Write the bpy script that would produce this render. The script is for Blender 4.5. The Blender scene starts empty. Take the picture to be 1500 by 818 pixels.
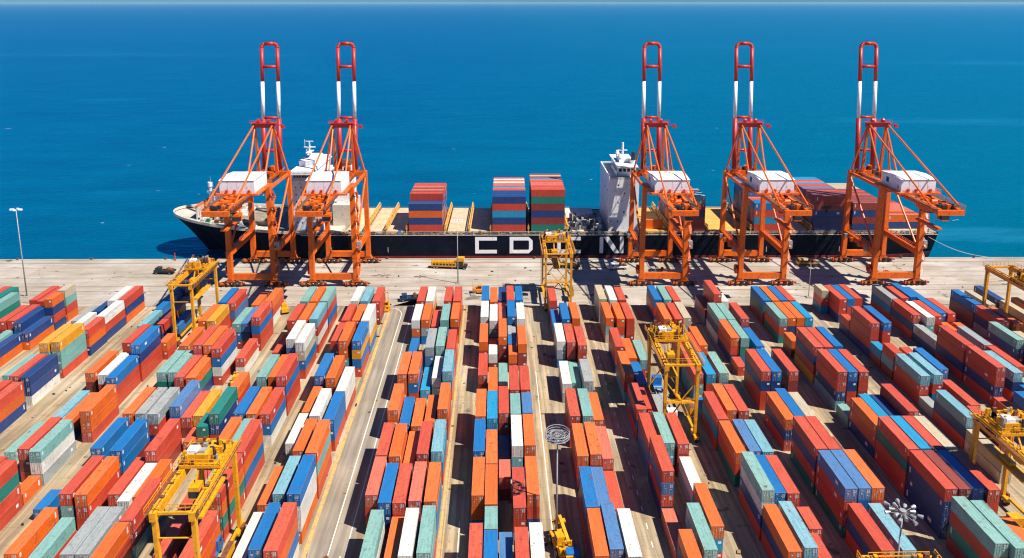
import bpy, math, random
from mathutils import Vector, Matrix
from mathutils.bvhtree import BVHTree
random.seed(7)
R = math.radians
SC = bpy.context.scene
COL = SC.collection
CH = 2.72          # height of one tier
CW = 2.44
QS = -0.0141       # the quay line is turned a little against the rows
QA = math.atan(QS)
def quay(x, d):    # a point d metres seaward of the quay edge
    return (x, 281.8 + QS * x + d)

# ------------------------------------------------------------------ materials
def nt(name):
    m = bpy.data.materials.new(name); m.use_nodes = True
    t = m.node_tree; b = t.nodes['Principled BSDF']
    return m, t, b
def node(t, kind, **kw):
    n = t.nodes.new(kind)
    for k, v in kw.items():
        if k.startswith('i_'): n.inputs[k[2:].replace('_', ' ')].default_value = v
        else: setattr(n, k, v)
    return n
def ramp(t, fac, stops):
    r = t.nodes.new('ShaderNodeValToRGB'); e = r.color_ramp.elements
    while len(e) < len(stops): e.new(0.5)
    for k, (p, c) in enumerate(stops):
        e[k].position = p; e[k].color = c if len(c) == 4 else (*c, 1)
    t.links.new(fac, r.inputs[0]); return r.outputs[0]
def mix(t, fac, a, b, blend='MIX'):
    n = t.nodes.new('ShaderNodeMix'); n.data_type = 'RGBA'; n.blend_type = blend
    for s, v in ((n.inputs[0], fac), (n.inputs[6], a), (n.inputs[7], b)):
        if hasattr(v, 'links'): t.links.new(v, s)
        else: s.default_value = v if isinstance(v, (int, float)) else (*v, 1)[:4]
    return n.outputs[2]
def noise(t, scale, detail=3, vec=None, rough=0.55, stretch=None, coord='Object'):
    c = t.nodes.new('ShaderNodeTexCoord').outputs[coord] if vec is None else vec
    if stretch:
        mp = t.nodes.new('ShaderNodeMapping'); mp.inputs['Scale'].default_value = stretch
        t.links.new(c, mp.inputs[0]); c = mp.outputs[0]
    n = node(t, 'ShaderNodeTexNoise', i_Scale=scale, i_Detail=detail, i_Roughness=rough)
    t.links.new(c, n.inputs['Vector']); return n.outputs['Fac']
def bump(t, b, h, strength, dist):
    n = node(t, 'ShaderNodeBump', i_Strength=strength, i_Distance=dist)
    t.links.new(h, n.inputs['Height']); t.links.new(n.outputs[0], b.inputs['Normal'])

def m_plain(name, c, rough=0.5, metal=0.0, var=0.25, scale=0.6, dirt=None):
    m, t, b = nt(name)
    n = noise(t, scale, 5)
    lo = tuple(v * (1 - var) for v in c); hi = tuple(min(1, v * (1 + var)) for v in c)
    o = ramp(t, n, [(0.3, lo), (0.7, hi)])
    if dirt:
        d = ramp(t, noise(t, scale * 3.1, 6, rough=0.7), [(0.54, (0, 0, 0)), (0.66, (1, 1, 1))])
        o = mix(t, d, o, dirt)
    t.links.new(o, b.inputs['Base Color'])
    b.inputs['Roughness'].default_value = rough; b.inputs['Metallic'].default_value = metal
    return m

PAINT = {  # real paint colours of the boxes (linear)
 'r': (0.60, 0.050, 0.020), 'o': (0.80, 0.125, 0.004), 'm': (0.27, 0.026, 0.022), 'b': (0.000, 0.155, 0.44),
 'n': (0.004, 0.040, 0.185), 'k': (0.08, 0.20, 0.42), 't': (0.18, 0.42, 0.38), 'g': (0.004, 0.20, 0.145),
 'w': (0.78, 0.75, 0.67), 's': (0.33, 0.37, 0.37), 'c': (0.16, 0.42, 0.50), 'y': (0.84, 0.34, 0.004),
 'p': (0.68, 0.13, 0.075), 'a': (0.004, 0.29, 0.52), 'd': (0.56, 0.46, 0.31)}
WORD = {'r': 'coral-red', 'o': 'orange', 'm': 'maroon', 'b': 'bright-blue', 'n': 'navy', 'k': 'slate-blue', 't': 'pale-teal',
 'g': 'green', 'w': 'white', 's': 'grey', 'c': 'pale-cyan', 'y': 'amber', 'p': 'pink', 'a': 'azure', 'd': 'tan'}
def m_container(key):
    c = PAINT[key]
    m, t, b = nt('container_paint_' + WORD[key].replace('-', '_'))
    tc = t.nodes.new('ShaderNodeTexCoord'); geo = t.nodes.new('ShaderNodeNewGeometry'); info = t.nodes.new('ShaderNodeObjectInfo')
    # every box has its own age: tone, fading and rust vary per box and over it
    wn = node(t, 'ShaderNodeTexNoise', i_Scale=0.11, i_Detail=1.0); t.links.new(geo.outputs['Position'], wn.inputs['Vector'])
    tone = node(t, 'ShaderNodeMapRange'); t.links.new(info.outputs['Random'], tone.inputs[0])
    tone.inputs[3].default_value = 0.80; tone.inputs[4].default_value = 1.12
    add = node(t, 'ShaderNodeMath', operation='MULTIPLY_ADD'); t.links.new(wn.outputs['Fac'], add.inputs[0]); add.inputs[1].default_value = 0.36; add.inputs[2].default_value = -0.18
    tone2 = node(t, 'ShaderNodeMath', operation='ADD'); t.links.new(tone.outputs[0], tone2.inputs[0]); t.links.new(add.outputs[0], tone2.inputs[1])
    base = node(t, 'ShaderNodeVectorMath', operation='SCALE'); base.inputs[0].default_value = c; t.links.new(tone2.outputs[0], base.inputs['Scale'])
    col = base.outputs[0]
    fade = ramp(t, noise(t, 0.5, 5, geo.outputs['Position'], 0.62, (1.6, 0.35, 1.6)), [(0.42, (0, 0, 0)), (0.78, (0.45, 0.45, 0.45))])
    pale = tuple(0.84 * v + q for v, q in zip(c, (0.10, 0.075, 0.040) if key not in 'bnagk' else (0.018, 0.045, 0.06)))
    snz = t.nodes.new('ShaderNodeSeparateXYZ'); t.links.new(tc.outputs['Normal'], snz.inputs[0])
    roof = node(t, 'ShaderNodeMath', operation='GREATER_THAN'); t.links.new(snz.outputs['Z'], roof.inputs[0]); roof.inputs[1].default_value = 0.5
    rage = node(t, 'ShaderNodeMath', operation='MULTIPLY_ADD'); t.links.new(info.outputs['Random'], rage.inputs[0]); rage.inputs[1].default_value = 0.55; rage.inputs[2].default_value = 0.40
    rm = node(t, 'ShaderNodeMath', operation='MULTIPLY'); t.links.new(roof.outputs[0], rm.inputs[0]); t.links.new(rage.outputs[0], rm.inputs[1])
    col = mix(t, rm.outputs[0], col, pale)      # roofs are bleached by years of sun, walls keep their colour
    col = mix(t, fade, col, pale)
    strk = ramp(t, noise(t, 1.0, 5, geo.outputs['Position'], 0.6, (3.2, 0.25, 0.4)), [(0.43, (0, 0, 0)), (0.70, (0.6, 0.6, 0.6))])
    col = mix(t, strk, col, tuple(0.55 * v + 0.015 for v in c))
    grime = ramp(t, noise(t, 2.3, 6, geo.outputs['Position'], 0.72), [(0.53, (0, 0, 0)), (0.66, (0.62, 0.62, 0.62))])
    col = mix(t, grime, col, tuple(0.35 * v + 0.02 for v in c))
    rn = ramp(t, noise(t, 0.9, 8, geo.outputs['Position'], 0.78), [(0.575, (0, 0, 0)), (0.62, (1, 1, 1))])
    rf = node(t, 'ShaderNodeMath', operation='MULTIPLY'); t.links.new(rn, rf.inputs[0]); t.links.new(info.outputs['Random'], rf.inputs[1])
    col = mix(t, rf.outputs[0], col, (0.16, 0.055, 0.022))
    t.links.new(col, b.inputs['Base Color'])
    b.inputs['Roughness'].default_value = 0.46
    # corrugated steel: ribs run up the walls and across the roof
    sp = t.nodes.new('ShaderNodeSeparateXYZ'); t.links.new(tc.outputs['Object'], sp.inputs[0])
    sn = t.nodes.new('ShaderNodeSeparateXYZ'); t.links.new(tc.outputs['Normal'], sn.inputs[0])
    ab = node(t, 'ShaderNodeMath', operation='ABSOLUTE'); t.links.new(sn.outputs['Y'], ab.inputs[0])
    gt = node(t, 'ShaderNodeMath', operation='GREATER_THAN'); t.links.new(ab.outputs[0], gt.inputs[0]); gt.inputs[1].default_value = 0.5
    mx = node(t, 'ShaderNodeMix'); t.links.new(gt.outputs[0], mx.inputs[0]); t.links.new(sp.outputs['Y'], mx.inputs[2]); t.links.new(sp.outputs['X'], mx.inputs[3])
    ml = node(t, 'ShaderNodeMath', operation='MULTIPLY'); t.links.new(mx.outputs[0], ml.inputs[0]); ml.inputs[1].default_value = 2 * math.pi / 0.28
    si = node(t, 'ShaderNodeMath', operation='SINE'); t.links.new(ml.outputs[0], si.inputs[0])
    bump(t, b, si.outputs[0], 0.35, 0.03)
    return m
MC = {k: m_container(k) for k in PAINT}
EDGE = {k: m_plain('worn_edge_' + WORD[k].replace('-', '_'), tuple(min(0.85, 0.86 * v + 0.07) for v in PAINT[k]), 0.5, var=0.3, scale=1.7, dirt=(0.20, 0.09, 0.05)) for k in PAINT}
MARK = m_plain('white_marking_paint', (0.72, 0.72, 0.70), 0.5, var=0.35, scale=6)
BLACK = m_plain('black_marking_paint', (0.012, 0.012, 0.014), 0.5)
BAR = m_plain('galvanised_rod', (0.34, 0.32, 0.30), 0.45, 0.4)
ORANGE = m_plain('crane_orange_paint', (0.82, 0.135, 0.003), 0.42, var=0.14, scale=0.35, dirt=(0.46, 0.08, 0.008))
RED = m_plain('crane_red_paint', (0.52, 0.022, 0.012), 0.42, var=0.14, scale=0.3, dirt=(0.3, 0.03, 0.015))
WHITE = m_plain('white_paint', (0.88, 0.88, 0.88), 0.45, var=0.05, scale=0.25, dirt=(0.62, 0.58, 0.52))
YELLOW = m_plain('gantry_yellow_paint', (0.78, 0.34, 0.006), 0.42, var=0.18, scale=0.9, dirt=(0.40, 0.15, 0.02))
RUST = m_plain('rusty_steel', (0.17, 0.062, 0.026), 0.8, var=0.5, scale=1.5)
DARK = m_plain('dark_steel', (0.025, 0.026, 0.03), 0.55, var=0.3)
RUBBER = m_plain('rubber', (0.012, 0.012, 0.012), 0.8)
GREY = m_plain('grey_steel', (0.36, 0.36, 0.36), 0.5, 0.2, var=0.25)
GLASS = m_plain('dark_glass', (0.012, 0.022, 0.035), 0.08, var=0.1)
NAVYHULL = m_plain('hull_paint', (0.0035, 0.0055, 0.014), 0.6, var=0.4, scale=0.12, dirt=(0.011, 0.012, 0.018)); NAVYHULL.node_tree.nodes['Principled BSDF'].inputs['Specular IOR Level'].default_value = 0.08
BOOT = m_plain('red_antifouling', (0.26, 0.022, 0.018), 0.6, var=0.3, scale=0.3)
BOWDECK = m_plain('pale_deck_paint', (0.52, 0.47, 0.38), 0.7, var=0.25, scale=0.4, dirt=(0.22, 0.13, 0.08))
DECK = m_plain('deck_paint', (0.30, 0.24, 0.17), 0.7, var=0.3, scale=0.3, dirt=(0.17, 0.08, 0.04))
HATCH = m_plain('hatch_cover_paint', (0.62, 0.45, 0.27), 0.6, var=0.14, scale=0.25, dirt=(0.42, 0.24, 0.12))
HATCHY = m_plain('yellow_hatch_paint', (0.74, 0.37, 0.07), 0.6, var=0.14, scale=0.25, dirt=(0.5, 0.25, 0.06))
CREAM = m_plain('cream_paint', (0.66, 0.58, 0.46), 0.5, var=0.1, scale=0.3, dirt=(0.5, 0.36, 0.2))
BLUE = m_plain('blue_paint', (0.01, 0.14, 0.42), 0.4)
GREEN = m_plain('green_paint', (0.01, 0.22, 0.10), 0.4)

def m_ground():
    m, t, b = nt('yard_concrete')
    big = noise(t, 0.035, 6)
    o = ramp(t, big, [(0.32, (0.30, 0.22, 0.125)), (0.5, (0.42, 0.32, 0.19)), (0.70, (0.46, 0.39, 0.285))])
    trk = ramp(t, noise(t, 1.0, 6, rough=0.6, stretch=(0.9, 0.035, 1)), [(0.42, (0.62, 0.62, 0.62)), (0.62, (1.12, 1.10, 1.06))])
    o = mix(t, 1.0, o, trk, 'MULTIPLY')
    st = ramp(t, noise(t, 0.45, 7, rough=0.7), [(0.57, (0, 0, 0)), (0.69, (0.8, 0.8, 0.8))])
    o = mix(t, st, o, (0.13, 0.10, 0.075))
    sp = ramp(t, noise(t, 0.16, 3, rough=0.5), [(0.66, (0, 0, 0)), (0.69, (0.8, 0.8, 0.8))])
    o = mix(t, sp, o, (0.09, 0.075, 0.06))
    br = node(t, 'ShaderNodeTexBrick', offset=0.0, squash=1.0); br.inputs['Scale'].default_value = 1.0
    br.inputs['Brick Width'].default_value = 6.0; br.inputs['Row Height'].default_value = 5.0; br.inputs['Mortar Size'].default_value = 0.05; br.inputs['Mortar Smooth'].default_value = 0.3
    br.inputs['Color1'].default_value = (1, 1, 1, 1); br.inputs['Color2'].default_value = (0.9, 0.9, 0.9, 1); br.inputs['Mortar'].default_value = (0.45, 0.42, 0.38, 1)
    t.links.new(t.nodes.new('ShaderNodeTexCoord').outputs['Object'], br.inputs['Vector'])
    o = mix(t, 0.55, o, br.outputs['Color'], 'MULTIPLY')
    t.links.new(o, b.inputs['Base Color']); b.inputs['Roughness'].default_value = 0.9
    return m
def m_apron():
    m, t, b = nt('quay_concrete')
    o = ramp(t, noise(t, 0.05, 6), [(0.3, (0.34, 0.285, 0.22)), (0.5, (0.43, 0.37, 0.30)), (0.70, (0.52, 0.48, 0.43))])
    trk = ramp(t, noise(t, 1.0, 7, rough=0.65, stretch=(0.05, 0.30, 1)), [(0.36, (0.76, 0.75, 0.73)), (0.62, (1.05, 1.05, 1.04))])
    o = mix(t, 1.0, o, trk, 'MULTIPLY')
    st = ramp(t, noise(t, 0.30, 7, rough=0.72, stretch=(0.5, 1, 1)), [(0.59, (0, 0, 0)), (0.70, (0.75, 0.75, 0.75))])
    o = mix(t, st, o, (0.15, 0.115, 0.09))
    sp = ramp(t, noise(t, 0.13, 4, rough=0.6, stretch=(0.6, 1, 1)), [(0.64, (0, 0, 0)), (0.67, (0.8, 0.8, 0.8))])
    o = mix(t, sp, o, (0.10, 0.08, 0.065))
    br = node(t, 'ShaderNodeTexBrick', offset=0.0, squash=1.0); br.inputs['Scale'].default_value = 1.0
    br.inputs['Brick Width'].default_value = 20.0; br.inputs['Row Height'].default_value = 8.0; br.inputs['Mortar Size'].default_value = 0.06
    br.inputs['Color1'].default_value = (1, 1, 1, 1); br.inputs['Color2'].default_value = (0.93, 0.93, 0.92, 1); br.inputs['Mortar'].default_value = (0.5, 0.46, 0.42, 1)
    t.links.new(t.nodes.new('ShaderNodeTexCoord').outputs['Object'], br.inputs['Vector'])
    o = mix(t, 0.7, o, br.outputs['Color'], 'MULTIPLY')
    t.links.new(o, b.inputs['Base Color']); b.inputs['Roughness'].default_value = 0.88
    return m
def m_road():
    m, t, b = nt('worn_road')
    o = ramp(t, noise(t, 0.06, 6), [(0.3, (0.22, 0.185, 0.14)), (0.7, (0.36, 0.305, 0.235))])
    trk = ramp(t, noise(t, 1.0, 6, rough=0.6, stretch=(0.8, 0.03, 1)), [(0.40, (0.72, 0.72, 0.72)), (0.62, (1.12, 1.1, 1.07))])
    o = mix(t, 1.0, o, trk, 'MULTIPLY')
    st = ramp(t, noise(t, 0.6, 7, rough=0.7), [(0.63, (0, 0, 0)), (0.74, (0.7, 0.7, 0.7))])
    o = mix(t, st, o, (0.12, 0.095, 0.07))
    t.links.new(o, b.inputs['Base Color']); b.inputs['Roughness'].default_value = 0.9
    return m
def m_lane():
    m, t, b = nt('worn_asphalt')
    o = ramp(t, noise(t, 0.08, 6), [(0.3, (0.075, 0.070, 0.066)), (0.7, (0.14, 0.125, 0.11))])
    trk = ramp(t, noise(t, 1.0, 6, rough=0.6, stretch=(0.9, 0.03, 1)), [(0.40, (0.65, 0.65, 0.66)), (0.62, (1.2, 1.17, 1.12))])
    o = mix(t, 1.0, o, trk, 'MULTIPLY')
    t.links.new(o, b.inputs['Base Color']); b.inputs['Roughness'].default_value = 0.88
    return m
def m_line(name, c, wear=0.52):
    m, t, b = nt(name)
    w = ramp(t, noise(t, 0.8, 7, rough=0.75), [(wear, (1, 1, 1)), (wear + 0.14, (0, 0, 0))])
    o = mix(t, w, (0.33, 0.26, 0.17), c)
    t.links.new(o, b.inputs['Base Color']); b.inputs['Roughness'].default_value = 0.8
    return m
def m_water():
    m, t, b = nt('sea_water')
    geo = t.nodes.new('ShaderNodeNewGeometry').outputs['Position']
    o = ramp(t, noise(t, 0.0016, 4, geo, 0.6, (0.35, 1.0, 1)), [(0.30, SEA[0]), (0.72, SEA[1])])
    pt = ramp(t, noise(t, 0.045, 6, geo, 0.68, (0.28, 1.0, 1)), [(0.38, (0.74, 0.78, 0.82)), (0.64, (1.14, 1.12, 1.08))])
    o = mix(t, 1.0, o, pt, 'MULTIPLY')
    sx = t.nodes.new('ShaderNodeSeparateXYZ'); t.links.new(geo, sx.inputs[0])
    sh = node(t, 'ShaderNodeMapRange', interpolation_type='SMOOTHSTEP'); t.links.new(sx.outputs['X'], sh.inputs[0]); sh.inputs[1].default_value = -150; sh.inputs[2].default_value = 420
    sh.inputs[3].default_value = 0.0; sh.inputs[4].default_value = 0.75
    o = mix(t, sh.outputs[0], o, (0.000, 0.125, 0.165))         # greener shallows past the stern
    cl = ramp(t, noise(t, 0.0045, 6, geo, 0.62, (0.16, 1.0, 1)), [(0.60, (0, 0, 0)), (0.635, (0.30, 0.30, 0.30)), (0.66, (0, 0, 0))])
    o = mix(t, cl, o, (0.03, 0.28, 0.42))                        # current lines
    wc = ramp(t, noise(t, 0.22, 3, geo, 0.5, (0.5, 1.0, 1)), [(0.765, (0, 0, 0)), (0.785, (1, 1, 1))])
    o = mix(t, wc, o, (0.45, 0.55, 0.60))                        # small breaking crests
    w1 = noise(t, 0.35, 5, geo, 0.62, (0.45, 1.0, 1)); w2 = noise(t, 0.05, 3, geo, 0.5, (0.4, 1.0, 1))
    ad = node(t, 'ShaderNodeMath', operation='MULTIPLY_ADD'); t.links.new(w2, ad.inputs[0]); ad.inputs[1].default_value = 2.2; t.links.new(w1, ad.inputs[2])
    bp = node(t, 'ShaderNodeBump', i_Strength=0.8, i_Distance=1.0); t.links.new(ad.outputs[0], bp.inputs['Height'])
    di = t.nodes.new('ShaderNodeBsdfDiffuse'); t.links.new(o, di.inputs['Color']); t.links.new(bp.outputs[0], di.inputs['Normal'])
    gl = node(t, 'ShaderNodeBsdfGlossy', i_Roughness=0.28); gl.inputs['Color'].default_value = (0.0, 0.66, 0.92, 1); t.links.new(bp.outputs[0], gl.inputs['Normal'])
    fr = node(t, 'ShaderNodeFresnel', i_IOR=1.33); t.links.new(bp.outputs[0], fr.inputs['Normal'])
    mx = t.nodes.new('ShaderNodeMixShader'); t.links.new(fr.outputs[0], mx.inputs[0]); t.links.new(di.outputs[0], mx.inputs[1]); t.links.new(gl.outputs[0], mx.inputs[2])
    t.nodes.remove(b); t.links.new(mx.outputs[0], t.nodes['Material Output'].inputs['Surface'])
    return m
SEA = ((0.000, 0.084, 0.165), (0.000, 0.112, 0.210))

# ------------------------------------------------------------------ mesh builder
class MB:
    def __init__(s): s.v = []; s.f = []; s.mi = []
    def quad(s, *p, mi=0):
        n = len(s.v); s.v += [tuple(q) for q in p]; s.f.append(tuple(range(n, n + len(p)))); s.mi.append(mi)
    def hexa(s, p, mi=0):   # 4 bottom (ccw from above) + 4 top
        n = len(s.v); s.v += [tuple(q) for q in p]
        for f in ((0, 3, 2, 1), (4, 5, 6, 7), (0, 1, 5, 4), (1, 2, 6, 5), (2, 3, 7, 6), (3, 0, 4, 7)):
            s.f.append(tuple(n + k for k in f)); s.mi.append(mi)
        return s
    def box(s, x0, x1, y0, y1, z0, z1, mi=0):
        return s.hexa([(x0, y0, z0), (x1, y0, z0), (x1, y1, z0), (x0, y1, z0), (x0, y0, z1), (x1, y0, z1), (x1, y1, z1), (x0, y1, z1)], mi)
    def beam(s, p, q, w, h=None, w2=None, h2=None, mi=0, up=(0, 0, 1)):   # box bar from p to q (w across, h along 'up')
        p = Vector(p); q = Vector(q); h = h or w; w2 = w2 or w; h2 = h2 or h
        d = (q - p).normalized(); u = Vector(up)
        if abs(d.dot(u)) > 0.97: u = Vector((0, 1, 0))
        a = d.cross(u).normalized(); u = a.cross(d).normalized()
        c = []
        for o, ww, hh in ((p, w, h), (q, w2, h2)):
            c += [o - a * ww / 2 - u * hh / 2, o + a * ww / 2 - u * hh / 2, o + a * ww / 2 + u * hh / 2, o - a * ww / 2 + u * hh / 2]
        n = len(s.v); s.v += [tuple(q) for q in c]
        for f in ((0, 1, 2, 3), (7, 6, 5, 4), (1, 0, 4, 5), (2, 1, 5, 6), (3, 2, 6, 7), (0, 3, 7, 4)):
            s.f.append(tuple(n + k for k in f)); s.mi.append(mi)
        return s
    def tube(s, p, q, r, n=8, r2=None, mi=0):
        p = Vector(p); q = Vector(q); r2 = r if r2 is None else r2
        d = (q - p).normalized(); u = Vector((0, 0, 1)) if abs(d.z) < 0.9 else Vector((1, 0, 0))
        a = d.cross(u).normalized(); b = d.cross(a).normalized(); k0 = len(s.v)
        for o, rr in ((p, r), (q, r2)):
            for k in range(n):
                t = 2 * math.pi * k / n; s.v.append(tuple(o + a * (rr * math.cos(t)) + b * (rr * math.sin(t))))
        for k in range(n):
            j = (k + 1) % n; s.f.append((k0 + k, k0 + j, k0 + n + j, k0 + n + k)); s.mi.append(mi)
        s.f.append(tuple(k0 + n - 1 - k for k in range(n))); s.mi.append(mi)
        s.f.append(tuple(k0 + n + k for k in range(n))); s.mi.append(mi)
        return s
    def path(s, pts, r, n=6, mi=0):
        for p, q in zip(pts, pts[1:]): s.tube(p, q, r, n, mi=mi)
        return s
    def rail(s, p, q, h=1.1, step=2.2, r=0.05, mi=0):    # a hand rail from p to q
        p = Vector(p); q = Vector(q); n = max(1, int((q - p).length / step)); z = Vector((0, 0, h))
        s.beam(p + z, q + z, r * 2, mi=mi); s.beam(p + z * 0.5, q + z * 0.5, r * 1.4, mi=mi)
        for k in range(n + 1):
            o = p + (q - p) * (k / n); s.beam(o, o + z, r * 1.6, mi=mi)
        return s
    def prism(s, pts, z0, z1, mi=0):   # polygon in xy extruded in z
        n = len(pts); k0 = len(s.v)
        s.v += [(x, y, z0) for x, y in pts] + [(x, y, z1) for x, y in pts]
        s.f.append(tuple(k0 + n - 1 - k for k in range(n))); s.mi.append(mi)
        s.f.append(tuple(k0 + n + k for k in range(n))); s.mi.append(mi)
        for k in range(n):
            j = (k + 1) % n; s.f.append((k0 + k, k0 + j, k0 + n + j, k0 + n + k)); s.mi.append(mi)
        return s
    def mesh(s, name, mats):
        me = bpy.data.meshes.new(name); me.from_pydata(s.v, [], s.f)
        for m in (mats if isinstance(mats, (list, tuple)) else [mats]): me.materials.append(m)
        me.polygons.foreach_set('material_index', s.mi); me.update(); return me
    def build(s, name, mats, parent=None, loc=(0, 0, 0), smooth=False):
        me = s.mesh(name, mats)
        if smooth: me.polygons.foreach_set('use_smooth', [True] * len(me.polygons))
        return link(name, me, parent, loc)
def link(name, data, parent=None, loc=(0, 0, 0), rz=0.0):
    o = bpy.data.objects.new(name, data); COL.objects.link(o); o.location = loc; o.rotation_euler = (0, 0, rz)
    if parent: o.parent = parent
    return o
def tag(o, label=None, cat=None, group=None, kind=None):
    for k, v in (('label', label), ('category', cat), ('group', group), ('kind', kind)):
        if v: o[k] = v
    return o
def empty(name, loc, rz=0.0): return link(name, None, None, loc, rz)
def children(o, table): return table.get(o.name, [])
def copy_tree(o, parent=None):
    c = o.copy(); COL.objects.link(c)
    if parent: c.parent = parent
    for ch in list(o.children): copy_tree(ch, c)
    return c
SUN_E, SKY_E, EXPO, HAZE = 5.0, 0.055, 0.58, 0.000020
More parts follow.
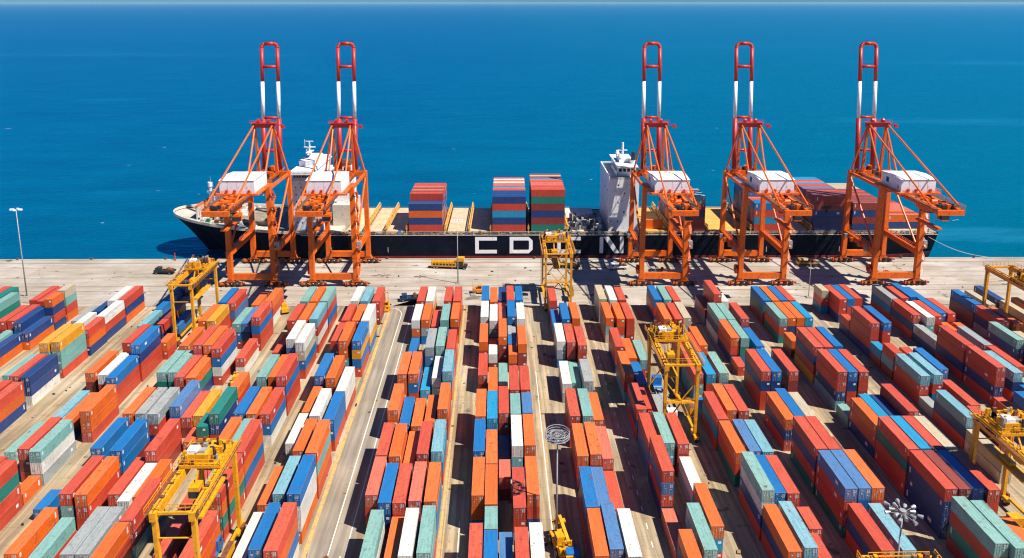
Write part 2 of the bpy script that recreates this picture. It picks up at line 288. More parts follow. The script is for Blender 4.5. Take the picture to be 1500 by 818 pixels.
CELLS = """
A:0,-166.57,224.16,rmo;1,-163.91,223.60,gtr;1,-164.45,209.48,rto;2,-160.81,218.66,tgr;2,-160.45,202.46,orn
B:0,-150.62,224.08,rmo;0,-150.45,208.17,rmn;1,-147.63,223.11,rmn;1,-147.56,208.61,rrn;1,-147.77,196.07,tr;2,-144.67,207.03,nbr;3,-142.11,225.27,dtro,20;3,-142.01,218.18,onrn,20;3,-142.01,205.64,no;3,-143.99,193.10,no
S:-1,-135.47,219.99,s;-1,-130.69,180.57,tr;0,-125.22,223.28,wnr;0,-129.07,221.00,nr;0,-129.83,208.46,wr;0,-125.17,187.99,yttr;0,-125.07,175.08,rnr;0,-125.32,161.02,rrn;1,-122.16,223.74,rno;1,-122.26,211.20,wrn;1,-121.90,201.73,ron,30;1,-122.24,188.63,yttr;1,-122.00,174.56,nnw;1,-122.12,160.11,ron
C:0,-113.10,241.07,n;0,-113.03,228.53,b;0,-112.62,215.99,c;0,-105.33,193.28,rmr;0,-106.41,176.46,omr;0,-105.59,160.36,cb;0,-110.89,150.78,t;1,-107.92,216.75,r;1,-104.44,209.27,rn,20;1,-99.33,186.35,bnrr;1,-102.60,175.33,wro;1,-102.51,159.32,on;1,-102.75,143.77,rmr;1,-102.66,125.00,rorr;2,-104.58,215.68,mn;2,-97.88,198.89,or,20;2,-99.73,173.81,brr;2,-97.69,158.26,oor;2,-99.69,142.70,tws;2,-99.90,136.29,o,20;2,-99.92,123.75,rgrr
D:0,-88.75,221.00,bro;0,-89.80,207.50,orm;0,-88.48,191.21,ony;0,-87.92,176.32,tgr;0,-89.51,161.59,or;0,-89.65,147.77,bb;0,-85.16,128.90,rtm;0,-92.51,131.64,b,20;0,-87.97,116.44,or;0,-78.23,108.95,o;1,-85.75,220.23,rkr;1,-87.14,207.28,yrr;1,-85.10,176.26,tgr;1,-86.49,161.53,so;1,-82.55,142.75,bbm;1,-82.06,128.60,orr;1,-82.95,113.51,tr;2,-82.33,186.21,rbro;2,-82.22,173.67,rmo;2,-81.16,156.73,srn;2,-75.57,112.86,stt;3,-78.69,205.06,tbm;3,-79.47,185.98,orwr;3,-79.18,173.44,ogn;3,-77.44,159.95,kbo;3,-75.07,142.62,rrm;3,-77.73,132.22,rm;3,-72.91,112.81,stt;4,-79.73,225.09,or;4,-76.03,205.24,knm;4,-76.52,183.89,rbwr;4,-74.78,159.58,rm;4,-74.76,130.08,wk;4,-69.90,108.56,orm;5,-74.13,221.88,orw;5,-72.36,203.59,rbrr;5,-72.13,188.83,rw;5,-72.12,160.32,yr;5,-72.12,153.91,r,20;5,-72.10,131.35,or;5,-69.44,121.10,rmt;6,-66.80,156.55,gnr;6,-69.46,155.61,gr,20;7,-68.07,169.09,or
E:0,-60.97,215.02,tror;0,-60.99,201.16,rmro;0,-64.74,197.33,r;0,-61.11,173.45,tar;0,-61.02,156.65,bnr;0,-60.83,143.03,orr;0,-63.49,131.29,r;0,-60.86,115.60,rm;1,-57.88,214.96,orbr;1,-57.89,201.71,orbr;1,-57.92,189.17,wkrr;1,-58.08,173.39,oro;1,-57.97,156.40,oro;1,-57.77,142.35,twr;1,-57.84,129.81,tcr;1,-58.20,117.27,b;2,-54.71,215.17,trbr;2,-54.70,202.05,crwr;2,-54.69,186.97,wdbr;2,-54.56,168.65,rbrr;2,-54.76,156.11,rbw;2,-54.41,137.57,robr;2,-54.39,125.03,rogr;2,-54.43,111.37,ror
F:0,-46.49,221.49,wsr;0,-46.45,206.77,rbo;0,-46.60,193.28,rbn;0,-46.36,173.78,bnr;0,-46.55,161.24,or;0,-46.79,148.70,wk;0,-46.53,128.50,or;0,-46.46,114.25,ws;1,-43.21,221.25,cnr;1,-43.17,206.70,orn;1,-43.05,187.88,oocb;1,-43.17,172.56,omr;1,-42.92,155.31,wro;1,-43.15,141.94,oro;1,-43.15,127.98,cko;1,-43.04,113.31,bno;2,-39.51,220.92,rrm;2,-39.27,200.72,wwyb;2,-39.32,187.61,bybr;2,-39.22,166.17,wwr;2,-39.32,153.63,bbr;2,-39.09,137.10,otor;2,-39.18,124.24,bwwo;2,-39.12,109.74,robw
G:0,-25.02,220.87,rro;0,-25.06,206.44,wob;0,-25.07,193.90,b;0,-25.07,174.22,ooo;0,-25.03,157.26,oor;0,-24.99,139.98,rro;0,-25.02,127.34,pro;0,-23.02,110.90,tww;1,-22.16,220.82,wyo;1,-22.20,206.92,osb;1,-22.20,174.28,obr;1,-22.17,155.61,bn;1,-22.11,139.52,oro;1,-22.11,125.08,bnm;2,-19.38,207.93,rb;2,-19.30,188.77,ska;2,-19.35,175.65,a;2,-19.27,154.90,or;2,-19.32,140.69,om;2,-19.26,124.92,rrb;2,-19.40,112.38,om;3,-16.35,220.70,rro;3,-16.37,206.40,tan;3,-16.38,189.60,tgn;3,-16.42,176.94,ws;3,-16.38,156.40,om;3,-16.32,140.31,rro;3,-16.33,125.45,prc;3,-16.44,111.28,wrd;4,-13.32,220.64,ror;4,-13.33,207.30,omo;4,-13.28,187.92,ror;4,-13.37,175.34,cao;4,-13.26,157.51,orr;4,-13.30,141.05,car;4,-13.29,125.23,oab;4,-13.29,111.91,tcr
H:0,-4.16,221.36,bwr;0,-4.19,208.57,wbr;0,-4.20,191.78,orr;0,-4.21,178.17,rm;0,-4.18,154.30,oro;0,-4.18,141.03,bmo;0,-4.17,126.78,oob;0,-4.16,106.94,rmo;1,-1.39,219.84,oro;1,-1.44,205.72,wtb;1,-1.46,199.31,r,20;1,-1.46,189.71,wm,20;1,-1.47,170.31,or;1,-1.46,153.35,acb;1,-1.46,136.72,orb;1,-1.44,124.18,omr;1,-1.43,117.56,tro,20;1,-1.44,105.02,bno;2,1.34,226.84,nt;2,1.29,213.19,pr;2,1.29,195.15,omm;2,1.29,177.75,t;2,1.29,155.51,rmr;2,1.27,142.97,n;2,1.28,135.87,pm,20;2,1.26,107.84,kr;3,4.06,221.19,rrb;3,4.08,208.60,bnr;3,4.14,202.19,sn,20;3,4.11,195.78,bn,20;3,4.11,189.37,om,20;3,4.05,165.88,rmo;3,4.05,155.14,tba,30;3,4.10,142.60,wca;3,4.00,123.12,rrc;3,4.05,105.74,rro;4,6.87,220.86,bwr;4,6.90,206.88,wbr;4,6.88,190.29,omm;4,6.81,165.82,rmo;4,6.84,155.50,krm,30;4,6.84,142.84,orn;4,6.83,126.79,orn;4,6.83,106.87,wrn
I:0,17.89,220.30,rmn;0,17.99,207.76,bm;0,17.96,191.60,wsb;0,17.96,173.33,ws;0,17.92,153.99,rmr;0,17.96,138.79,orm;0,17.91,123.08,bnr;0,18.01,110.54,onr;0,17.90,98.00,rno;1,20.81,206.44,bnr;1,20.77,191.06,rrr;1,20.99,178.52,t;1,20.88,153.93,tgm;1,20.80,139.34,omr;1,20.93,126.80,kn;1,20.81,112.12,kbr;1,20.93,99.58,yr;2,23.85,220.79,bro;2,23.85,206.78,orr;2,23.75,189.13,rrb;2,23.67,174.38,ss;2,23.90,156.70,or;2,23.87,141.78,pm;2,23.99,129.24,r;2,23.78,110.29,wdr;2,23.76,97.75,rnw
J:0,34.20,221.21,dss;0,34.16,206.81,otd;0,34.09,188.16,rrn;0,34.07,173.48,orc;0,34.08,156.44,rnr;0,34.13,142.81,rkk;0,33.96,129.67,rkrn;0,34.03,117.13,p;0,34.05,104.59,onr;1,37.44,220.42,wtr;1,37.45,206.35,ort;1,37.53,186.72,or;1,37.59,172.45,bn;1,37.55,159.91,rm;1,37.49,143.08,tcm;1,37.36,111.63,tcr;2,40.42,220.37,rro;2,40.45,206.29,rrm;2,40.66,185.45,tr;2,40.80,172.91,wr;2,40.62,160.37,s;2,40.44,142.69,rrr;2,40.60,129.94,ws;2,40.26,117.40,oar
K:0,51.96,220.40,brn;0,51.87,205.82,orm;0,52.18,184.96,orn;0,52.05,172.42,rtt;0,51.88,164.52,b,20;0,52.00,151.98,rar;0,52.09,139.19,org;0,51.84,123.45,twnr;0,52.10,110.91,onr;1,55.16,220.34,tor;1,55.15,205.75,rrm;1,55.09,184.97,rro;1,55.31,172.43,arm;1,55.29,155.62,orr;1,55.28,139.73,kbr;1,55.35,126.30,bnr;1,55.34,111.74,cbr;2,57.88,219.65,rro;2,57.94,206.50,dtr;2,57.75,188.52,orb;2,60.41,177.88,tk;2,58.01,155.32,rrm;2,57.94,139.48,cnr;2,58.01,126.11,rrm;2,59.73,119.70,rm,20;2,58.35,106.49,ro
L:0,67.97,218.09,mk;0,68.38,205.52,tnw;0,68.28,192.98,orn;0,68.35,186.14,r,20;0,68.13,168.64,rnrr;0,67.60,151.50,onr;0,67.95,136.31,rnrg;0,68.03,123.63,krrg;0,68.55,110.86,rnr;1,70.63,218.06,rrmn;1,71.05,205.17,tno;1,70.94,192.63,tgb;1,70.79,168.59,bnar;1,70.26,153.03,bnr;1,70.61,136.23,rmnr;1,70.69,123.69,kbrm;1,72.33,110.80,cnr;2,75.41,224.87,wr;2,75.41,205.57,rmr;2,75.68,193.03,bn;2,75.10,168.53,rmrm;2,72.92,151.22,drn;2,77.60,140.87,m;2,73.35,123.76,orrm
M:0,87.19,219.04,bgm;0,87.18,205.49,trg;0,87.22,195.91,om,20;0,87.35,181.51,rnry;0,87.39,168.06,rrnc;0,87.17,160.85,t,20;0,87.19,148.31,orn;0,87.13,135.77,rgrr;0,87.19,123.15,rnnn;0,87.19,108.84,trgm;1,89.91,218.98,orn;1,89.90,205.84,onr;1,90.01,181.46,rrnm;1,90.06,168.01,bnrm;1,89.85,150.06,abr;1,89.85,135.97,anrr;1,89.89,123.09,mrmn;1,89.85,107.67,tgrm;2,92.59,219.11,brm;2,92.61,205.78,orm;2,92.88,181.86,bnrr;2,92.88,167.96,rrmn;2,92.51,149.75,nrm;2,92.55,135.92,rmnr;2,92.60,123.28,bnrm;2,94.72,106.73,orm;3,95.25,219.05,rro;3,95.27,205.97,abr;3,95.17,149.88,rmrm;3,95.21,135.82,drmm;3,95.26,122.65,rrmm
N:0,109.56,226.65,dra,20;0,112.22,219.44,rrn;0,110.20,208.32,rn,20;0,110.21,195.78,rrrn;0,110.16,189.37,am,20;0,110.15,182.96,rcm,20;0,110.32,170.42,crr;0,110.13,164.01,s,20;0,110.04,151.47,cnr;0,109.98,138.93,dd;1,114.88,219.57,brm;1,113.96,196.07,brrm;1,119.92,184.91,r;1,114.10,170.92,crb;1,116.23,148.62,rm;1,112.70,144.34,r;2,117.54,220.09,rmn;2,122.64,185.21,d;2,117.14,173.70,brm;2,117.62,161.16,rm;2,104.98,129.39,rmm
O:0,129.21,219.63,sar;0,129.31,207.09,rnr;0,129.44,194.55,sn;0,128.98,182.01,rrnr;0,129.22,169.47,rrnr;0,129.03,163.06,r,20;0,129.11,150.52,bnr;1,132.89,219.94,rnm;1,132.69,205.38,wtr;1,142.09,201.53,or,20;1,135.55,171.60,cnr;1,132.61,153.54,bmr;2,136.26,220.84,bnr;2,135.35,206.13,rmr;2,138.07,201.89,oo,20;2,138.39,174.51,rmn;2,138.21,161.97,tn;3,142.31,223.96,bn;3,138.01,208.30,bnm;3,138.14,187.05,sns;4,140.73,207.94,rmr
P:0,153.44,214.71,bmm;0,153.24,201.74,rns;0,149.42,189.83,tnr;1,162.20,220.57,dr;1,156.74,200.27,orm;1,152.08,183.42,drn;2,168.09,224.53,nn;2,168.57,211.99,dm;3,174.14,214.44,om
"""
# ------------------------------------------------------------------ camera, sky, sun
cam = bpy.data.cameras.new('camera'); co = link('camera', cam, None, (0, 0, 103)); SC.camera = co; SC.cycles.filter_width = 1.15; SC.cycles.diffuse_bounces = 1
cam.sensor_width = 36; cam.lens = 36 * 1060 / 1500; cam.clip_end = 1200000; cam.clip_start = 1
HZ = 4.0; PITCH = R(10.3)
cam.shift_y = -(409 - (HZ + 1060 * math.tan(PITCH))) / 1500
co.rotation_euler = (math.pi / 2 - PITCH, 0, -math.atan(22 / 1060 * math.cos(PITCH)))
sun_dir = Vector((1.0, -0.48, 1.63)).normalized()
sl = bpy.data.lights.new('sun', 'SUN'); sl.energy = SUN_E; sl.angle = R(0.53); sl.color = (1.0, 0.945, 0.86)
so = link('sun', sl, None, (0, 0, 300)); so.rotation_euler = sun_dir.to_track_quat('Z', 'Y').to_euler()
wd = bpy.data.worlds.new('World'); SC.world = wd; wd.use_nodes = True
wt = wd.node_tree; bg = wt.nodes['Background']; sk = wt.nodes.new('ShaderNodeTexSky'); sk.sky_type = 'NISHITA'; sk.sun_disc = False
sk.sun_elevation = math.asin(sun_dir.z); sk.sun_rotation = math.atan2(sun_dir.x, sun_dir.y)
sk.air_density = 1.0; sk.dust_density = 0.0; sk.ozone_density = 3.0
tint = wt.nodes.new('ShaderNodeMix'); tint.data_type = 'RGBA'; tint.blend_type = 'MULTIPLY'; tint.inputs[0].default_value = 1.0; tint.inputs[7].default_value = (0.20, 0.54, 1.08, 1)
wt.links.new(sk.outputs[0], tint.inputs[6]); wt.links.new(tint.outputs[2], bg.inputs[0]); bg.inputs[1].default_value = SKY_E
vs = SC.view_settings; vs.view_transform = 'Standard'; vs.look = 'None'; vs.gamma = 1; vs.exposure = EXPO; vs.use_curve_mapping = False

# ------------------------------------------------------------------ sea haze
hm = bpy.data.materials.new('haze'); hm.use_nodes = True; ht = hm.node_tree; ht.nodes.remove(ht.nodes['Principled BSDF'])
pv = ht.nodes.new('ShaderNodeVolumePrincipled'); pv.inputs['Color'].default_value = (0.40, 0.74, 0.94, 1); pv.inputs['Density'].default_value = HAZE; pv.inputs['Anisotropy'].default_value = 0.0
ht.links.new(pv.outputs[0], ht.nodes['Material Output'].inputs['Volume'])

# ------------------------------------------------------------------ setting
def sheet(name, pts, z, mat):
    b = MB(); b.quad(*[(x, y, z) for x, y in pts]); return tag(b.build(name, mat), kind='structure')
b = MB(); W = 400000
b.quad((-W, -2000, -2.6), (W, -2000, -2.6), (W, W, -2.6), (-W, W, -2.6))
tag(b.build('water', m_water()), kind='structure')
b = MB(); b.box(-300000, 300000, -1900, 380000, -5.0, 112.0)
tag(b.build('haze', hm), kind='stuff')
e0 = quay(-900, 0); e1 = quay(900, 0)
b = MB(); b.hexa([(-900, -500, -4), (900, -500, -4), (*e1, -4), (*e0, -4), (-900, -500, 0), (900, -500, 0), (*e1, 0), (*e0, 0)])
tag(b.build('ground', m_ground()), kind='structure')
APR = m_apron()
sheet('quay_apron', [quay(-900, -46.5), quay(900, -46.5), quay(900, -0.9), quay(-900, -0.9)], 0.004, APR)
b = MB(); p = [quay(-900, -0.9), quay(900, -0.9), quay(900, 0.05), quay(-900, 0.05)]; b.prism(p, -0.5, 0.22)
tag(b.build('quay_kerb', APR), kind='structure')
b = MB()
for d in (-28.7, -4.3):
    for o in (-0.22, 0.22):
        p = [quay(-900, d + o - 0.07), quay(900, d + o - 0.07), quay(900, d + o + 0.07), quay(-900, d + o + 0.07)]; b.prism(p, 0.006, 0.02)
tag(b.build('crane_rail', RUST), kind='structure')
sheet('road', [(-36.3, 60), (-28.0, 60), (-28.0, 242), (-36.3, 236)], 0.004, m_road())
YL = m_line('yellow_road_paint', (0.72, 0.38, 0.08), 0.44); WL = m_line('white_road_paint', (0.72, 0.66, 0.55), 0.55)
b = MB()
def strip(x0, y0, x1, y1, w, z=0.009, mi=0):
    d = Vector((x1 - x0, y1 - y0)).normalized(); n = Vector((-d.y, d.x)) * w / 2
    b.quad((x0 - n.x, y0 - n.y, z), (x1 - n.x, y1 - n.y, z), (x1 + n.x, y1 + n.y, z), (x0 + n.x, y0 + n.y, z), mi=mi)
strip(-36.9, 60, -36.9, 232, 0.8); strip(-11.5, 60, -11.5, 236, 0.55)
strip(-10.9, 60, -10.9, 150, 0.25)
tag(b.build('yellow_line', YL), kind='structure')
b = MB()
strip(-32.4, 60, -32.4, 228, 0.22); strip(-29.2, 60, -29.2, 236, 0.22); strip(-30.0, 60, -30.0, 121, 0.2)
strip(10.6, 60, 10.6, 190, 0.22); strip(-7.9, 60, -7.9, 130, 0.2)
for y in range(62, 236, 5): strip(29.6, y, 29.6, y + 1.6, 0.22); strip(80.5, y, 80.5, y + 1.6, 0.15)
for k in range(9):
    a0, a1 = R(10 * k), R(10 * k + 10); strip(-36.4 + 4.0 * math.cos(a0), 228 + 6 * math.sin(a0), -36.4 + 4.0 * math.cos(a1), 228 + 6 * math.sin(a1), 0.22)
tag(b.build('white_line', WL), kind='structure')
b = MB()
for d, w in ((-46.6, 0.5), (-33, 0.35), (-20, 0.3), (-9.5, 0.3)):
    p0, p1 = quay(-900, d), quay(900, d); strip(*p0, *p1, w, 0.008)
tag(b.build('pavement_joint', m_plain('dirt_in_joints', (0.17, 0.135, 0.10), 0.9, var=0.5, scale=0.4)), kind='structure')

# ------------------------------------------------------------------ containers
def container_mesh(key, L, variant, h=CH, side=1):
    b = MB(); w = CW / 2; l = L / 2; p = 0.11; hh = h - 0.03
    b.box(-w + 0.035, w - 0.035, -l + 0.05, l - 0.05, 0.14, hh - 0.03)
    for sx in (-1, 1):
        for sy in (-1, 1):
            x0, x1 = sorted((sx * w, sx * (w - p))); y0, y1 = sorted((sy * l, sy * (l - p))); b.box(x0, x1, y0, y1, 0, hh - 0.18); b.box(x0, x1, y0, y1, hh - 0.17, hh, mi=2)
        x0, x1 = sorted((sx * w, sx * (w - 0.07)))
        b.box(x0, x1, -l + p, l - p, 0.02, 0.16); b.box(x0, x1, -l + p, l - p, hh - 0.10, hh, mi=2)
    for sy in (-1, 1):
        y0, y1 = sorted((sy * l, sy * (l - 0.08)))
        b.box(-w + p, w - p, y0, y1, 0.02, 0.15); b.box(-w + p, w - p, y0, y1, hh - 0.12, hh, mi=2)
    rnd = random.Random(hash((key, variant)) & 0xffff if False else ord(key) * 7 + variant * 131)
    if variant:      # stencilled marks on the long walls
        for sx in (-1, 1):
            x0, x1 = sorted((sx * (w - 0.036), sx * (w - 0.029)))
            if variant == 1:
                for k in range(4): b.box(x0, x1, l - 1.0, l - 0.55, hh - 0.75 - 0.33 * k, hh - 0.52 - 0.33 * k, mi=1)
                for k in range(3): b.box(x0, x1, -l + 0.6, -l + 1.1, hh - 0.7 - 0.3 * k, hh - 0.5 - 0.3 * k, mi=1)
            elif variant == 2:
                b.box(x0, x1, -l * 0.5, -l * 0.5 + 1.1, hh * 0.40, hh * 0.66, mi=1); b.box(x0, x1, l - 0.9, l - 0.5, hh * 0.3, hh * 0.8, mi=1)
            else:
                b.box(x0, x1, l - 1.9, l - 1.2, hh * 0.42, hh * 0.68, mi=1)
    return b
def door_mesh(L, h, side, key, variant):      # one leaf with its locking rods and stencils
    b = MB(); y = -L / 2; hh = h - 0.03; x0, x1 = (-1.08, -0.02) if side < 0 else (0.02, 1.08)
    b.box(x0, x1, y + 0.012, y + 0.048, 0.17, hh - 0.14)
    for fx in (0.28, 0.72):
        x = x0 + (x1 - x0) * fx; b.box(x - 0.025, x + 0.025, y - 0.03, y + 0.01, 0.10, hh - 0.08, mi=1)
        for z in (0.45, 0.9, hh - 0.5): b.box(x - 0.07, x + 0.07, y - 0.012, y + 0.011, z, z + 0.07, mi=1)
    rnd = random.Random(ord(key) + variant * 17 + side)
    for k in range(rnd.randint(2, 5)):
        a = rnd.uniform(x0 + 0.1, x1 - 0.45); z = rnd.uniform(0.9, hh - 0.4); b.box(a, a + rnd.uniform(0.15, 0.4), y + 0.006, y + 0.011, z, z + rnd.uniform(0.06, 0.16), mi=2)
    if side > 0:
        for k in range(5): b.box(x0 + 0.38, x1 - 0.12, y + 0.006, y + 0.011, hh - 0.48 - 0.15 * k, hh - 0.40 - 0.15 * k, mi=2)
    return b
_cm = {}
def container_parts(key, L, variant, h):
    k = (key, L, variant, h)
    if k not in _cm:
        dv = variant % 2
        dk = ('d', key, L, dv, h)
        if dk not in _cm: _cm[dk] = [door_mesh(L, h, s, key, dv).mesh('door', [MC[key], BAR, MARK]) for s in (-1, 1)]
        _cm[k] = (container_mesh(key, L, variant, h).mesh('shipping_container', [MC[key], MARK, EDGE[key]]), _cm[dk])
    return _cm[k]
ORD = ['', 'first', 'second', 'third', 'fourth', 'fifth', 'sixth', 'seventh', 'eighth', 'ninth', 'tenth', 'eleventh', 'twelfth', 'thirteenth', 'fourteenth']
RTG = {  # yellow yard gantries: x0, x1, y0, y1
 'a': (-97.6, -91.7, 206.5, 225), 'b': (-57.4, -50.9, 108.5, 127), 'c': (16.1, 24.7, 231.5, 248.5), 'd': (39.4, 46.9, 156.5, 174.5),
 'e': (157.6, 165.2, 199.5, 218), 'f': (98.2, 105.6, 115.5, 133.5), 'g': (56.0, 65.4, 77, 95.5)}
BOX = []      # dict per container
BOW = 'FEDCSBA'; STERN = 'GHIJKLMNOP'
def hits_leg(x, y0, y1):
    for k, (a, c, p, q) in RTG.items():
        for lx in (a, c):
            for ly in (p, q):
                if abs(x - lx) < CW / 2 + 0.5 and y0 - 0.7 < ly < y1 + 0.7: return True
    return False
for line in CELLS.strip().split('\n'):
    blk, rest = line.split(':'); rows = {}
    cells = []
    for c in rest.split(';'):
        q = c.split(','); L = {None: 12.19, '20': 6.06, '30': 9.12}[q[4] if len(q) > 4 else None]
        cells.append((int(q[0]), float(q[1]), float(q[2]), q[3], L))
    lanes = sorted({c[0] for c in cells}, reverse=blk in BOW)
    for lane in lanes:
        seq = sorted([c for c in cells if c[0] == lane], key=lambda c: -c[2])
        for r, (_, x, y, cols, L) in enumerate(seq, 1):
            if hits_leg(x, y, y + L): continue
            for k, key in enumerate(cols[::-1]):
                tier = 'topmost' if k == len(cols) - 1 else (ORD[k + 1] + '-tier' if k else 'bottom-tier')
                side = 'bow-side' if blk in BOW else 'stern-side'
                nb = ORD[(BOW if blk in BOW else STERN).index(blk) + 1]
                lab = f"{'short ' if L < 12 else ''}{WORD[key]} container, {tier}, {ORD[lanes.index(lane) + 1]} lane from wide road, {ORD[r]} row from quay, {nb} {side} block"
                j = random.uniform(-0.05, 0.05)
                BOX.append(dict(x=x + j, y=y + L / 2, z=k * CH + 0.012, L=L, h=CH, key=key, rz=0.0, label=lab, group='containers stacked in the yard'))
# on the ship: centre x, first row, tiers seen on the hull side (bottom to top), rows: list of (first row, last row, tiers, top colours)
SHIP_TH = 2.92
def ship_stack(n, xc, specs, d0=3.0, zb=11.1):
    for r0, r1, cols in specs:
        for r in range(r0, r1 + 1):
            for k in range(len(cols)):
                key = cols[k]
                if r != r0 and k < len(cols) - 1: key = random.choice('rrrnbogmr')
                if r != r0 and k == len(cols) - 1 and random.random() < 0.35: key = random.choice('prrm')
                px, py = quay(xc, 0); d = d0 + r * 2.56
                BOX.append(dict(x=px - QS * d * 0 - math.sin(QA) * d, y=py + math.cos(QA) * d, z=zb + k * SHIP_TH, L=13.6, h=SHIP_TH, key=key, rz=QA + math.pi / 2,
                    label=f"{WORD[key]} container, {ORD[k + 1]} tier up, {ORD[r + 1]} row from quay, {ORD[n]} stack from bow on ship's deck", group="containers stacked on the ship's deck"))
ship_stack(1, -29.4, [(0, 1, 'rnonp'[:4] + ''), (2, 8, 'rnonr')])
ship_stack(2, 4.6, [(0, 5, 'rnarnd'[:5]), (6, 8, 'rnara'), (9, 12, 'rnarw')])
ship_stack(3, 20.4, [(0, 6, 'gmnmgr'), (7, 8, 'gmnmga'), (9, 10, 'gmnmgd')])
ship_stack(4, 77.6, [(0, 4, 'mmnmc'), (5, 9, 'mmnm')])
ship_stack(5, 111.4, [(0, 3, 'ranm'[0:1] + 'arb'), (4, 10, 'rrnrb')])
ship_stack(6, 135.8, [(0, 4, 'nnnmm'), (5, 12, 'nnbma')])
ship_stack(7, 151.5, [(0, 8, 'nmnm'), (9, 12, 'nmnd')])
ship_stack(8, 167.5, [(1, 3, 'no'), (4, 9, 'np')])

# which boxes show largest from the photograph's place: those become things of their own, the rest one mass
def corners(c):
    l, w = c['L'] / 2, CW / 2; ca, sa = math.cos(c['rz']), math.sin(c['rz'])
    out = []
    for z in (0, c['h'] - 0.02):
        for x, y in ((-w, -l), (w, -l), (w, l), (-w, l)): out.append((c['x'] + x * ca - y * sa, c['y'] + x * sa + y * ca, c['z'] + z))
    return out
vv, ff = [], []
for c in BOX:
    n = len(vv); vv += corners(c)
    for f in ((0, 3, 2, 1), (4, 5, 6, 7), (0, 1, 5, 4), (1, 2, 6, 5), (2, 3, 7, 6), (3, 0, 4, 7)): ff.append(tuple(n + k for k in f))
tree = BVHTree.FromPolygons(vv, ff)
rot = co.rotation_euler.to_matrix(); count = [0] * len(BOX); o0 = Vector(co.location)
NX, NY = 640, 349
for iy in range(int(NY * 0.28), NY):
    yy = (iy + 0.5) / NY * 818; vy = -(yy - (HZ + 1060 * math.tan(PITCH))) / 1060
    for ix in range(NX):
        xx = (ix + 0.5) / NX * 1500
        h = tree.ray_cast(o0, rot @ Vector(((xx - 750) / 1060, vy, -1)).normalized())
        if h[2] is not None: count[h[2] // 6] += 1
order = sorted(range(len(BOX)), key=lambda i: -count[i]); single = set(i for i in order[:298] if count[i] > 0)
rest = MB(); KEYS = list(PAINT)
print('containers', len(BOX), 'seen', sum(1 for c in count if c), 'smallest single', min(count[i] for i in single))
for i, c in enumerate(BOX):
    var = random.choice((0, 0, 0, 1, 1, 1, 1, 1, 1, 2, 3)) if c['L'] > 12 else random.choice((0, 1))
    if i in single:
        me, dm = container_parts(c['key'], c['L'], var, c['h'])
        o = link('shipping_container', me, None, (c['x'], c['y'], c['z']), c['rz'])
        tag(o, c['label'], 'shipping container', c['group'])
        for d in dm: link('door', d, o)
    else:
        mb = MB(); w = CW / 2; l = c['L'] / 2; hh = c['h'] - 0.03
        mb.box(-w, w, -l, l, 0.0, hh - 0.04); mb.box(-w + 0.06, w - 0.06, -l + 0.06, l - 0.06, hh - 0.04, hh)
        if random.random() < 0.6: mb.box(0.3, 0.9, -l - 0.01, -l, hh - 1.0, hh - 0.5, mi=1)
        ca, sa = math.cos(c['rz']), math.sin(c['rz']); n = len(rest.v)
        rest.v += [(c['x'] + x * ca - y * sa, c['y'] + x * sa + y * ca, c['z'] + z) for x, y, z in mb.v]
        rest.f += [tuple(n + k for k in f) for f in mb.f]; rest.mi += [len(KEYS) if q else KEYS.index(c['key']) for q in mb.mi]
tag(rest.build('shipping_containers', [MC[k] for k in KEYS] + [MARK]), 'many more shipping containers packed in stacks across the yard and ship', 'shipping containers', kind='stuff')
